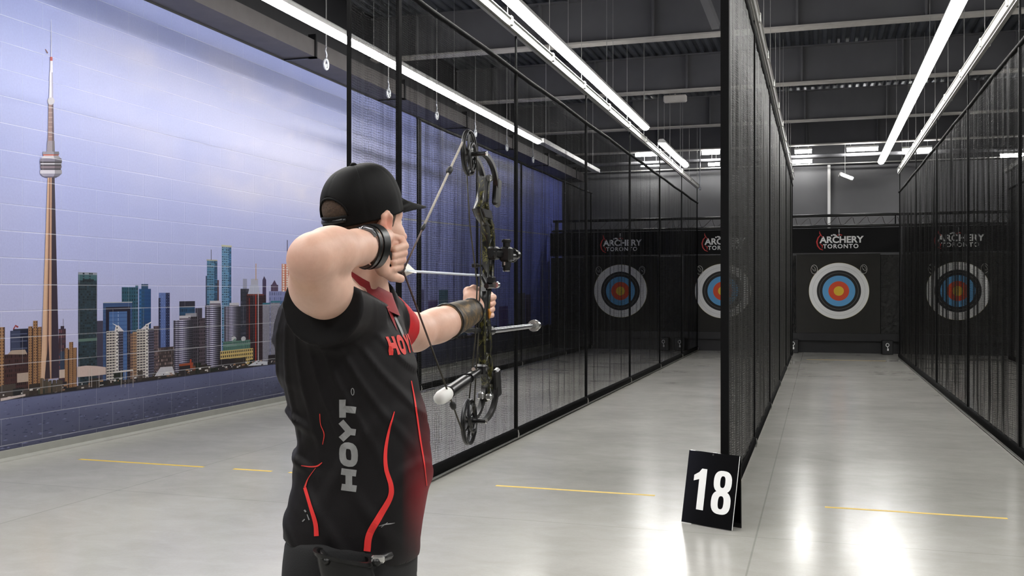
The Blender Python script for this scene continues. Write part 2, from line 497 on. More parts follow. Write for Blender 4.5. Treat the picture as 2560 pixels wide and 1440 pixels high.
    bld(704, 722, 660, (196, 120, 96), 1, vb=730, rows=12, cols=2, wc=(232, 222, 215), fy=.5, fz=.7); bld(717, 719, 600, (60, 60, 90), 1, vb=662)
    bld(648, 655, 742, (54, 50, 70), 1)
    bld(672, 735, 728, (134, 140, 186), 1, rows=14, cols=12, wc=(110, 116, 160), var=.2)
    bld(735, 760, 700, (84, 92, 140), 1, rows=14, cols=5, wc=(60, 66, 104), var=.3)
    for i in range(26):
        u = 765 + i * 22 + rnd.uniform(-6, 6)
        bld(u, u + rnd.uniform(10, 24), 780 + rnd.uniform(-60, 40), (rnd.randint(70, 110), rnd.randint(78, 116), rnd.randint(130, 165)), 1)
    # middle layer
    bld(25, 70, 826, (58, 64, 92), 1, side=0.55, sidec=(24, 28, 52), rows=9, cols=1, wc=(84, 90, 116), fy=.9, fz=.15); bld(32, 70, 822, (40, 44, 60), .9)
    upoly([(32, 822), (38, 812), (46, 816), (44, 820), (38, 816), (35, 824)], (150, 60, 60), 1.2)
    bld(-5, 70, 885, (68, 42, 42), 2, rows=9, cols=15, wc=(44, 30, 34), var=.5)
    upoly([(18, 886), (28, 876), (62, 874), (68, 886)], (170, 150, 136), 2.5)
    bld(42, 74, 932, (176, 156, 144), 3, vb=955)
    bld(146, 164, 822, (60, 46, 60), 1, rows=12, cols=4, wc=(94, 60, 64), var=.4); bld(151, 160, 815, (52, 44, 60), 1); bld(157, 158.3, 797, (120, 116, 120), 1, vb=816)
    bld(146, 162, 878, (50, 62, 84), 1.5, vb=925)
    bld(195, 242, 681, (44, 58, 66), 2, rows=44, cols=9, wc=(34, 48, 58), var=0.45, fy=.85, fz=.6)
    bld(195, 242, 681, (142, 146, 158), 2.8, vb=687); bld(195, 242, 687, (62, 96, 104), 2.8, vb=701); bld(206, 234, 698, (26, 34, 42), 3.0, vb=702)
    bld(195, 242, 846, (96, 120, 112), 3.0, vb=853)
    bld(257, 330, 757, (62, 86, 128), 2, rows=22, cols=1, wc=(54, 76, 118), fy=1, fz=.3)
    bld(264, 325, 767, (28, 26, 48), 2.8); bld(272, 317, 779, (76, 108, 160), 3.0, rows=18, cols=1, wc=(66, 96, 146), fy=1, fz=.3); bld(258, 330, 755, (190, 190, 196), 2.9, vb=757)
    bld(294.5, 295.3, 779, (190, 200, 220), 3.7, vb=850)
    bld(317, 341, 834, (142, 112, 96), 3, rows=16, cols=6, wc=(70, 56, 58), var=.3); bld(331, 341, 830, (176, 140, 108), 3)
    bld(383, 396, 815, (112, 92, 98), 3, rows=16, cols=3, wc=(60, 52, 60), var=.3); bld(385, 435, 868, (62, 52, 56), 3, rows=8, cols=12, wc=(112, 96, 92), var=.6)
    bld(470, 497, 790, (66, 60, 70), 2.4, rows=16, cols=6, wc=(36, 34, 44), var=.4); bld(463, 491, 783, (150, 148, 158), 2.3, vb=792); bld(496, 513, 795, (84, 74, 84), 2, rows=14, cols=4, wc=(46, 40, 48), var=.4)
    # banded cylinders
    def cyl_tower(u0, u1, vt, cap, k, nb, vb=None):
        uc = (u0 + u1) / 2; ya, _ = YZ(u0, vt); yb, _ = YZ(u1, vt); zt = YZ(uc, vt)[1]; zb = shore if vb is None else YZ(uc, vb)[1]
        prof = [0.42, 0.74, 0.62, 0.84, 0.9, 0.74, 0.58, 0.40, 0.28, 0.24]
        for j in range(nb):
            z0 = zb + (zt - zb) * j / nb; z1 = zb + (zt - zb) * (j + 1) / nb; zm = z0 + (z1 - z0) * .52
            for i, p in enumerate(prof):
                y0 = ya + (yb - ya) * i / len(prof); y1 = ya + (yb - ya) * (i + 1) / len(prof)
                quad(y0, z0, y1, zm, col((58 * p + 14, 54 * p + 12, 84 * p + 18)), k); quad(y0, zm, y1, z1, col((205 * p + 18, 203 * p + 18, 222 * p + 22)), k)
        bld(cap[0], cap[1], cap[2], (196, 192, 200), k - .3, vb=vt + 2)
        bld(cap[0], cap[1], cap[2] + 6, (120, 110, 126), k - .2, vb=vt + 2)
    cyl_tower(560, 601, 766, (573, 597, 757), 2.5, 30, vb=880)
    cyl_tower(433, 481, 800, (448, 476, 789), 3.4, 28)
    cyl_tower(512, 552, 763, (524, 551, 752), 3.4, 34)
    bld(615, 664, 737, (58, 40, 48), 2.5, rows=26, cols=10, wc=(36, 26, 34), var=.4); bld(617, 659, 735, (112, 62, 56), 2.5, vb=740)
    bld(638, 640, 737, (188, 62, 44), 3.3); bld(644, 646, 730, (196, 192, 200), 3.3); bld(622, 623.5, 745, (140, 54, 48), 3.3)
    for uu0, uu1, vt in ((656, 674, 762), (676, 700, 757)):
        bld(uu0, uu1, vt, (160, 158, 172), 3.2, rows=44, cols=8, wc=(92, 90, 108), var=.25); bld(uu0, uu1, vt - 5, (56, 116, 136), 3.1, vb=vt + 1)
    bld(698, 724, 752, (64, 98, 140), 3.0, rows=24, cols=6, wc=(90, 120, 160), var=.3)
    bld(550, 632, 874, (212, 184, 116), 4.2, rows=5, cols=17, wc=(74, 70, 62), fy=.55, fz=.55, var=.2, vb=920); bld(557, 625, 852, (106, 142, 128), 4.2, vb=874, rows=2, cols=14, wc=(70, 104, 98), fy=.8, fz=.7)
    upoly([(562, 868), (588, 845), (592, 868)], (120, 150, 140), 4.1); bld(572, 596, 896, (60, 110, 96), 5, vb=918)
    for uu in (584, 608):
        p = YZ(uu, 847); poly([(p[0] + .06 * math.cos(a), p[1] + .03 * math.sin(a)) for a in np.linspace(0, 2 * PI, 12)[:-1]], (196, 196, 200), 4.4)
    bld(447, 482, 908, (150, 74, 44), 4.2, vb=928); bld(474, 478, 898, (170, 66, 44), 4.3, vb=920); bld(482, 500, 915, (120, 70, 44), 4.2, vb=925)
    # tan tower trios
    for (a, b, vt), (c_, d_, vt2), (e, f, vt3) in ((((70, 80, 816), (82, 93, 802), (94, 103, 817))), (((161, 170, 870), (172, 182, 855), (182, 191, 869)))):
        bld(a, f, vt2 + 18, DK, 5); 
        for q0, q1, q2 in ((a, b, vt), (c_, d_, vt2), (e, f, vt3)):
            bld(q0, q1, q2, TAN, 5.4, side=.84, sidec=(92, 64, 52), rows=26, cols=2, wc=(82, 58, 50), fy=.4, fz=.45, var=.3)
    bld(-4, 11, 818, TAN, 5.4, side=.8, sidec=(70, 50, 46), rows=22, cols=2, wc=(82, 58, 50), fy=.4, fz=.45); 
    # pale balcony towers
    for u0, u1, vt, sp in ((265, 307, 827, -1), (341, 384, 822, 1)):
        bld(u0, u1, vt, (208, 200, 190), 5, rows=19, cols=6, wc=(62, 56, 66), fy=.8, fz=.5, var=.25)
        us = u0 + (u1 - u0) * (.62 if sp < 0 else .58)
        bld(us + 2, u1, vt, (92, 92, 112), 5.3, rows=19, cols=3, wc=(44, 44, 62), fy=.8, fz=.5)
        bld(us - 3, us + 4, vt - 12, (226, 220, 216), 6, rows=16, cols=1, wc=(52, 48, 58), fy=.4, fz=.5)
        upoly([(us - 3, vt - 11), (us + 4, vt - 14), (us + 18, vt + 1), (us - 6, vt + 1)] if sp < 0 else [(us - 15, vt + 1), (us - 2, vt - 10), (us + 5, vt - 14), (us + 5, vt + 1)], (222, 214, 220), 5.8)
        upoly([(us - 12, vt - 19), (us - 2, vt - 12), (us + 3, vt - 12), (us - 2, vt - 15)] if sp < 0 else [(us + 11, vt - 18), (us + 12, vt - 16), (us + 1, vt - 8), (us, vt - 12)], (230, 226, 230), 6.2)
    # stadium roof, shoreline
    upoly([(192, 943), (192, 917), (215, 914), (240, 915), (264, 918), (264, 936), (230, 940)], (206, 184, 176), 3.9)
    bld(147, 162, 924, (200, 180, 168), 3.9, vb=945)
    y = 4.0
    while y < 29:
        w = rnd.uniform(0.06, 0.3); h = rnd.uniform(0.02, 0.13) * (1.0 if y < 16 else .6)
        c = rnd.choice([(34, 34, 36), (28, 36, 30), (52, 44, 40), (40, 34, 40), (70, 62, 58)])
        quad(y, shore, y + w, shore + h, col(c), 6.5)
        y += w * 0.8
    for i in range(420):
        y = rnd.uniform(4, 22); w = rnd.uniform(0.01, 0.06); z = shore + rnd.uniform(-0.004, 0.045)
        c = rnd.choice([(210, 204, 200), (160, 120, 90), (96, 84, 80), (226, 222, 220), (60, 54, 56)])
        quad(y, z, y + w, z + rnd.uniform(0.006, 0.02), col(c), 7.4)
    for i in range(26):
        u = rnd.uniform(96, 158); yy, zz = YZ(u, rnd.uniform(945, 976)); quad(yy - .02, shore, yy + .02, zz, col(rnd.choice([(58, 62, 50), (76, 66, 58), (44, 50, 44), (96, 80, 64)])), 9.2)
    quad(Y0, shore - .012, Y1, shore + .001, col((44, 40, 46)), 7)
    for u in (221, 227.5, 246, 301, 311, 331): bld(u, u + 1.1, 920 if u < 240 else 925, (206, 198, 190), 7.5, vb=968)
    bld(283, 331, 926, (214, 208, 206), 7.5, vb=930); upoly([(618, 915), (640, 902), (668, 904), (668, 912)], (214, 216, 226), 7.5)
    upoly([(385, 941), (400, 918), (430, 916), (436, 936)], (200, 198, 206), 7.3); upoly([(0, 1003), (0, 996), (62, 985), (62, 990)], (205, 190, 186), 8)
    # the needle tower
    k = 8.2
    upoly([(118, 440), (135, 440), (147, 944), (100, 950)], (192, 152, 126), k)
    upoly([(128, 440), (135, 440), (147, 944), (127, 946)], (54, 44, 58), k + .4)
    upoly([(118, 440), (120.2, 440), (112, 948), (100, 950)], (214, 176, 148), k + .4)
    upoly([(122.5, 440), (125.5, 440), (121, 946), (115, 946)], (108, 76, 70), k + .5)
    upoly([(124.4, 440), (125.6, 440), (123, 946), (119, 946)], (206, 160, 136), k + .7)
    upoly([(114, 900), (120, 850), (124, 946), (110, 948)], (58, 44, 50), k + .8)
    upoly([(120, 258), (132, 258), (134.5, 380), (118, 380)], (146, 116, 112), k); upoly([(128, 258), (132, 258), (134.5, 380), (129, 380)], (84, 66, 76), k + .3)
    for j in range(9): upoly([(120, 268 + j * 12), (129, 268 + j * 12), (129, 271 + j * 12), (120, 271 + j * 12)], (172, 146, 140), k + .5)
    upoly([(117, 250), (121, 244), (131, 244), (135, 250), (134, 257), (129, 262), (122, 262), (118, 257)], (196, 192, 200), k + 1)
    upoly([(122.5, 180), (130.5, 180), (131.5, 246), (121.5, 246)], (222, 220, 230), k + .4); upoly([(127.5, 180), (130.5, 180), (131.5, 246), (128, 246)], (168, 166, 188), k + .5)
    upoly([(124, 146), (130, 146), (130.5, 181), (123.5, 181)], (226, 224, 232), k + .6); upoly([(124, 142), (129.6, 142), (130, 152), (123.8, 152)], (176, 60, 52), k + .9)
    upoly([(126.2, 48), (126.9, 48), (128, 143), (125.8, 143)], (206, 206, 222), k + .4)
    upoly([(111, 123), (113, 123), (119, 132), (117, 134)], (110, 60, 50), k)
    def ring(v0, v1, hw0, hw1, c, q):
        uc = 125.7
        upoly([(uc - hw0, v0), (uc + hw0, v0), (uc + hw1, v1), (uc - hw1, v1)], c, q)
        upoly([(uc + hw0 * .35, v0), (uc + hw0, v0), (uc + hw1, v1), (uc + hw1 * .35, v1)], tuple(x * .72 for x in c), q + .15)
    ring(352, 380, 9, 10, (150, 140, 150), k + 1)
    ring(379, 386, 20, 21, (146, 144, 158), k + 1.5); ring(386, 389, 20, 19, (192, 84, 58), k + 1.7); ring(389, 396, 18, 25, (206, 202, 210), k + 1.6)
    ring(396, 404, 26, 28, (128, 122, 140), k + 2); ring(404, 408, 27, 27, (52, 44, 56), k + 2); ring(408, 411, 26, 26, (216, 214, 222), k + 2.2); ring(411, 415, 26, 26, (56, 48, 60), k + 2)
    ring(415, 421, 27, 26, (128, 112, 122), k + 2.1); ring(421, 425, 25, 25, (62, 54, 68), k + 2); ring(425, 434, 27, 27.5, (208, 204, 216), k + 2.2); ring(434, 441, 27, 20, (150, 146, 166), k + 2); ring(441, 444, 20, 12, (96, 88, 108), k + 2)
    # pale stripe further down the wall
    upoly([(1010, 545), (1370, 585.5), (1370, 587.5), (1010, 549)], (200, 200, 196), 3)
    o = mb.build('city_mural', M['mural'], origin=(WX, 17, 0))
    tag(o, 'painted mural of a lakeside skyline with a needle tower on the left wall', 'mural')
build_mural()
# wall above the mural: dark block, and the metal trough along it
mb = MB().box(WX + 0.001, WX + 0.45, YB + 0.1, YE - 0.2, 4.62, 4.66).box(WX + 0.41, WX + 0.45, YB + 0.1, YE - 0.2, 4.66, 4.84)
w = empty('cable_trough', (WX + 0.3, 10, 4.62), 'dark metal cable trough running along the top of the mural wall', 'cable trough')
mb.build('tray', M['duct'], w)
for i in range(-1, 8):
    y = 9.9 + i * 3.35
    MB().box(WX + 0.36, WX + 0.47, y, y + 0.05, 4.60, 4.92).box(WX + 0.005, WX + 0.47, y, y + 0.05, 4.60, 4.618).build('bracket', M['black_metal'], w)

# ------------------------------------------------------------------ roof beams
def ceiling_beam(Y, label):
    r = empty('ceiling_beam', (1, Y, 5.2), label, 'beam', 'steel roof beams across the hall')
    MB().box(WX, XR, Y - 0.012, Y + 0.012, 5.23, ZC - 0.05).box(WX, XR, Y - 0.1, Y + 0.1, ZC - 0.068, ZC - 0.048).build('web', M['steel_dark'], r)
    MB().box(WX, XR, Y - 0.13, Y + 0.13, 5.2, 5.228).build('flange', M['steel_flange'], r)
    for x in (-6.0, -4.0, -2.3, -0.3, 1.35, 3.1, 5.2, 7.2):
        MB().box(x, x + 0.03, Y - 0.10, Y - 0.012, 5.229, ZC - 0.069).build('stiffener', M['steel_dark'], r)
for Y, lb in ((2.9, 'steel roof beam above the archer'), (7.4, 'steel roof beam over the front edges of the nets'),
              (11.9, 'steel roof beam just beyond the yellow floor tapes'), (16.4, 'highest pale-flanged steel roof beam in the view'),
              (20.8, 'second pale-flanged steel roof beam seen, roof deck glinting behind it'), (25.4, 'third pale-flanged steel roof beam from the front, dark web'),
              (29.6, 'last steel roof beam, just before the end wall lamps')):
    ceiling_beam(Y, lb)
# pipe crossing under the last bay
tag(MB().cyl((WX + .1, 30.2, 4.98), (XR - .1, 30.2, 4.98), 0.055, 12).build('ceiling_pipe', M['steel_dark'], origin=(0, 30.2, 4.98), smooth='auto'), 'dark round pipe running across the hall below the last roof beam', 'pipe')
tag(MB().cyl((WX + .1, 30.9, 4.86), (XR - .1, 30.9, 4.86), 0.018, 8).build('ceiling_pipe', M['alu'], origin=(0, 30.9, 4.86)), 'thin pale pipe along the top of the end wall', 'pipe')
# diagonal brace by the middle net and a pale box under a beam
a, b = pt(1752, -30, 14.4), pt(1790, 66, 15.0)
tag(MB().tube([a, b], 0.07, 4).build('roof_brace', M['steel_dark'], origin=a), 'dark diagonal steel brace meeting the roof beam behind the middle net edge', 'brace')
p = pt(1688, 247, 20.6)
tag(MB().cbox(p, (0.42, 0.16, 0.13), bev=0.02).box(p.x - .01, p.x + .01, p.y - .01, p.y + .01, p.z + .06, 5.2).build('junction_box', M['steel_flange'], origin=p), 'pale box fixed under a roof beam between the left and middle nets', 'junction box')

# ------------------------------------------------------------------ strip lights and tracks
def strip_light(X, Y0, Y1, Z, label, group='strip lights hung in long rows'):
    r = empty('strip_light', (X, (Y0 + Y1) / 2, Z), label, 'strip light', group)
    MB().prism([(X - 0.075, 0, Z), (X + 0.075, 0, Z), (X + 0.06, 0, Z + 0.05), (X + 0.035, 0, Z + 0.075), (X - 0.035, 0, Z + 0.075), (X - 0.06, 0, Z + 0.05)], (0, 1, 0), Y1 - Y0).build('housing', M['lamp_white'], None if r is None else r)
    ob = r.children[0]
    for vtx in ob.data.vertices: vtx.co.y += (Y0 + Y1) / 2
    n = 7
    prof = [(X + 0.06 * math.cos(PI + PI * i / (n - 1)), 0, Z - 0.001 + 0.045 * math.sin(PI + PI * i / (n - 1))) for i in range(n)]
    d = MB().prism(prof, (0, 1, 0), Y1 - Y0 - 0.02).build('diffuser', M['glow'], r)
    for vtx in d.data.vertices: vtx.co.y += (Y0 + Y1) / 2
    y = Y0 + 0.4
    while y < Y1:
        MB().cyl((X, y, Z + 0.07), (X, y, ZC - 0.05), 0.0028, 5).build('hanger', M['alu'], r)
        y += 3.0
    return r
strip_light(-4.86, -3.0, 8.4, 4.26, 'strip light over the left lane, nearest length, before the nets')
strip_light(-4.86, 8.42, 19.8, 4.26, 'glowing strip light over the left lane that ends above the bow')
strip_light(-2.77, -3.0, 9.3, 4.28, 'strip light beside the left net track, nearest length')
strip_light(-2.77, 9.35, 18.9, 4.28, 'long bright strip light directly above the left net top')
strip_light(-2.77, 20.9, 24.9, 4.28, 'short bright strip light at the far end of the left net track')
strip_light(1.25, -3.0, 8.0, 4.25, 'strip light over the right-hand lane, nearest length')
strip_light(1.25, 8.05, 25.4, 4.25, 'long bright strip light left of the right net track')
strip_light(4.9, -3.0, 25.0, 4.25, 'strip light over the lane behind the right net')
# dark continuation of the left row
tag(MB().box(-4.93, -4.79, 19.95, 25.5, 4.26, 4.34).cyl((-4.86, 20.4, 4.33), (-4.86, 20.4, ZC - .05), .004, 5).cyl((-4.86, 25, 4.33), (-4.86, 25, ZC - .05), .004, 5).build('unlit_light_rail', M['lamp_white'], origin=(-4.86, 22.5, 4.26)), 'unlit white rail carrying on beyond the left strip light', 'light rail')

def tube_lamp(u0, u1, v, Y, label):
    def at(u):
        k = (u - PX) / FPX; # X on plane Y
        return (k * Y * CT - Y * ST) / (CT + k * ST)
    x0, x1 = at(u0), at(u1)
    d = -x0 * ST + Y * CT
    z = CH + (PY - v) * d / FPX
    r = empty('tube_lamp', ((x0 + x1) / 2, Y, z), label, 'tube lamp', 'tube lamps washing the end wall')
    MB().box(x0, x1, Y - 0.07, Y + 0.07, z + 0.045, z + 0.09).build('housing', M['lamp_white'], r)
    MB().cyl((x0 + .01, Y, z), (x1 - .01, Y, z), 0.045, 12).build('tube', M['glow_small'], r, smooth='auto')
    MB().cyl((x0 + .1, Y, z + .08), (x0 + .1, Y, ZC - .05), 0.006, 5).build('hanger', M['alu'], r)
    MB().cyl((x1 - .1, Y, z + .08), (x1 - .1, Y, ZC - .05), 0.006, 5).build('hanger', M['alu'], r)
for u0, u1, v, Y, lb in ((1588, 1652, 388, 30.0, 'tube lamp by the end wall, upper one seen through the left net'), (1602, 1650, 413, 30.6, 'tube lamp by the end wall, lower one seen through the left net'),
        (1754, 1800, 383, 30.0, 'tube lamp just left of the middle net edge, upper one'), (1770, 1800, 411, 30.6, 'tube lamp just left of the middle net edge, lower one'),
        (1986, 2030, 380, 30.0, 'short tube lamp right of the middle net track, upper one'), (1980, 2031, 405, 30.6, 'short tube lamp right of the middle net track, lower one'),
        (2116, 2196, 375, 30.0, 'longest tube lamp by the end wall, left of the long strip light'), (2255, 2330, 377, 30.0, 'tube lamp behind the right net track end'), (2500, 2570, 390, 30.0, 'tube lamp glimpsed through the right net')):
    tube_lamp(u0, u1, v, Y, lb)

def track(X, Y0, Y1, Z, label, hang=3.58):
    r = empty('net_track', (X, (Y0 + Y1) / 2, Z), label, 'track', 'net tracks hung from the roof')
    MB().box(X - 0.035, X + 0.035, Y0, Y1, Z - 0.03, Z + 0.05).box(X - 0.05, X + 0.05, Y0, Y1, Z + 0.05, Z + 0.058).box(X - 0.014, X + 0.014, Y0, Y1, Z - 0.045, Z - 0.031).build('rail', M['alu'], r)
    y = Y0 + 0.25
    while y < Y1:
        MB().cyl((X, y, Z + 0.05), (X, y, ZC - 0.05), 0.004, 5).cbox((X, y, Z + 0.03), (0.11, 0.06, 0.10), bev=.01).build('hanger', M['alu'], r)
        y += 1.79
    return r
track(-2.87, 6.6, 28.4, 4.12, 'pale net track above the left net')
track(-0.58, 7.3, 27.0, 4.12, 'pale net track above the middle net')
track(1.68, 4.0, 26.6, 4.15, 'pale net track above the right net')
track(3.85, 6.0, 27.0, 4.12, 'pale net track beyond the right net, seen through it')

# ------------------------------------------------------------------ nets
NSEED = [0]
def fold(y, amp, ph):
    return amp * (0.55 * math.sin(y * 17.0 + ph + 1.3 * math.sin(y * 2.1 + ph)) + 0.35 * math.sin(y * 31.3 + 2 * ph) + 0.5 * math.sin(y * 6.1 + 3 * ph))
def net(X, Y0, Y1, Ztop, label, straps, amp=0.022, mat='net', slack=0.0, lead=0.0, bottom=True, seam=None, ztrack=4.10):
    NSEED[0] += 1; ph = NSEED[0] * 1.7
    r = empty('dividing_net', (X, (Y0 + Y1) / 2, 0), label, 'net', 'black nets dividing the lanes')
    ny = int((Y1 - Y0) / 0.03); nz = 14
    mb = MB(); zs = [0.06 + (Ztop - 0.06) * j / nz for j in range(nz + 1)]
    for z in zs:
        h = (Ztop - z) / Ztop
        for i in range(ny + 1):
            y = Y0 + (Y1 - Y0) * i / ny
            # pinned at straps
            pin = min(1.0, min([abs(y - s_) for s_ in straps] + [1]) / 0.35)
            mb.v.append((X + fold(y + 0.05 * h * math.sin(3 * y), amp, ph + 0.25 * h) * (0.35 + 0.65 * min(1, h * 3)) * pin * (0.4 if z < 0.2 else 1), y, z))
    W = ny + 1
    for j in range(nz):
        for i in range(ny):
            q = j * W + i
            mb.f.append((q, q + 1, q + W + 1, q + W)); mb.m.append(0)
    mb.build('netting', M[mat], r, smooth=True)
    MB().tube([(X, Y0, Ztop)] + [(X, y, Ztop - (0.012 if (i % 2) else 0)) for i, y in enumerate(np.linspace(Y0 + .1, Y1 - .1, 2 * len(straps) + 1))] + [(X, Y1, Ztop)], 0.024, 8).build('top_hem', M['webbing'], r, smooth=True)
    MB().tube([(X, Y0, 0.075), (X, Y1, 0.075)], 0.05, 8, flat=(Vector((1, 0, 0)), 0.5)).build('bottom_hem', M['webbing'], r, smooth=True)
    if bottom: MB().cyl((X - 0.005, Y0, 0.018), (X - 0.005, Y1, 0.018), 0.017, 10).build('bottom_pipe', M['alu'], r, smooth='auto')
    for s_ in straps:
        MB().box(X - 0.013, X + 0.013, s_ - 0.028, s_ + 0.028, 0.05, Ztop + 0.005).build('strap', M['webbing'], r)
        if ztrack: MB().box(X - 0.008, X + 0.008, s_ - 0.014, s_ + 0.014, Ztop - .02, ztrack - 0.03).build('hanging_strap', M['webbing'], r)
        MB().tube([(X + 0.02, s_, 0.10), (X + 0.03, s_, 0.06), (X + 0.025, s_, 0.03), (X + 0.015, s_, 0.02)], 0.008, 6).build('hook', M['wire'], r)
    MB().box(X - (0.026 if lead > 0 else 0.012), X + (0.026 if lead > 0 else 0.012), Y0 - 0.012, Y0 + 0.045 + lead, 0.03, Ztop).build('edge_band', M['webbing'], r)
    if seam: MB().tube([(X + .01, Y0, seam), (X + .01, Y1, seam)], 0.022, 6, flat=(Vector((1, 0, 0)), 0.4)).build('seam', M['webbing'], r)
    return r
net(-2.87, 6.56, 28.4, 3.72, 'long black net left of centre, behind the bow, hung in strapped panels', [7.46, 10.75, 14.3, 17.85, 21.4, 25.0, 28.3], lead=-0.035)
net(-0.58, 7.47, 27.0, 3.95, 'dark middle net seen nearly edge-on behind the number 18 sign', [10.9, 14.4, 18.0, 21.6, 25.2, 26.9], amp=0.012, lead=0.03, mat='net_dense')
net(1.68, 5.5, 26.6, 3.70, 'black net at the right edge of the view, with a target seen through it', [7.4, 11.0, 14.6, 18.3, 22.1, 26.4], ztrack=4.13, mat='net_mid')
net(-5.55, 15.2, 28.4, 4.05, 'second black net close to the mural wall, behind the left net', [15.3, 18.2, 21.2, 25.2, 28.3], amp=0.018, mat='net_thin', bottom=False, ztrack=None)
net(3.85, 6.0, 26.6, 3.70, 'black net two lanes over, seen through the right net', [8.0, 11.6, 15.2, 18.8, 22.4, 26.2], mat='net_mid')

# chains with clear hooks over the left lane
for i, lb in enumerate(('left of the nets in open view', 'just inside the left net edge', 'third from the front', 'above the upper bow wheel', 'fifth from the front', 'farthest one')):
    y = 12.0 + i * 2.03
    p = Vector((-5.55, y, 4.2))
    r = empty('hanging_hook', p, 'clear hook on a thin chain near the mural, ' + lb, 'hook', 'clear hooks on chains over the left lane')
    MB().cyl(p + Vector((0, 0, .22)), (p.x, y, ZC - .05), 0.007, 6).build('chain', M['alu'], r)
    pts = [p + Vector((0, 0.055 * math.cos(a), 0.02 + 0.06 * math.sin(a))) for a in np.linspace(0, 2 * PI, 13)[:-1]]
    MB().tube(pts, 0.016, 6, closed=True).tube([p + Vector((0, 0.0, .08)), p + Vector((0, .02, .14)), p + Vector((0, -.015, .18)), p + Vector((0, 0, .23))], 0.009, 6).cbox(p + Vector((0, 0, 0.0)), (0.03, 0.06, 0.06), bev=.01).build('clip', M['chain'], r, smooth=True)

# ------------------------------------------------------------------ floor tapes
for X0, X1, Y, lb in ((-6.2, -4.93, 8.18, 'yellow tape strip on the floor nearest the mural wall'), (-4.64, -4.28, 8.18, 'short yellow tape strip on the floor left of the archer'),
                      (-4.12, -3.3, 8.18, 'yellow tape strip on the floor mostly hidden behind the archer'),
                      (-2.34, -1.13, 8.17, 'yellow tape on the floor between the archer and the number 18 sign'), (0.04, 1.17, 8.14, 'yellow tape strip on the floor right of the number 18 sign'),
                      (-0.25, 1.35, 25.6, 'faint yellow tape strip on the far floor below the clear target')):
    tag(MB().box(X0, X1, Y - 0.022, Y + 0.022, 0.0, 0.0012).build('floor_tape', M['tape'], origin=((X0 + X1) / 2, Y, 0)), lb, 'tape', 'yellow tape strips across the lanes')
# ------------------------------------------------------------------ butts at the far end
YT = 28.5
def text_mesh(body, size, offset=0.0, shear=0.0, space=1.0):
    cu = bpy.data.curves.new('t', 'FONT'); cu.body = body; cu.size = size; cu.offset = offset; cu.shear = shear; cu.space_character = space
    cu.resolution_u = 4
    ob = bpy.data.objects.new('t', cu); COL.objects.link(ob)
    dg = bpy.context.evaluated_depsgraph_get()
    me = bpy.data.meshes.new_from_object(ob.evaluated_get(dg))
    V = [v.co.copy() for v in me.vertices]; F = [tuple(p.vertices) for p in me.polygons]
    bpy.data.objects.remove(ob); bpy.data.meshes.remove(me); bpy.data.curves.remove(cu)
    return V, F
def fit(V, w, h=None):
    x0 = min(v.x for v in V); x1 = max(v.x for v in V); y0 = min(v.y for v in V); y1 = max(v.y for v in V)
    sx = w / (x1 - x0); sy = (h / (y1 - y0)) if h else sx
    return [Vector(((v.x - x0) * sx, (v.y - y0) * sy, 0)) for v in V]
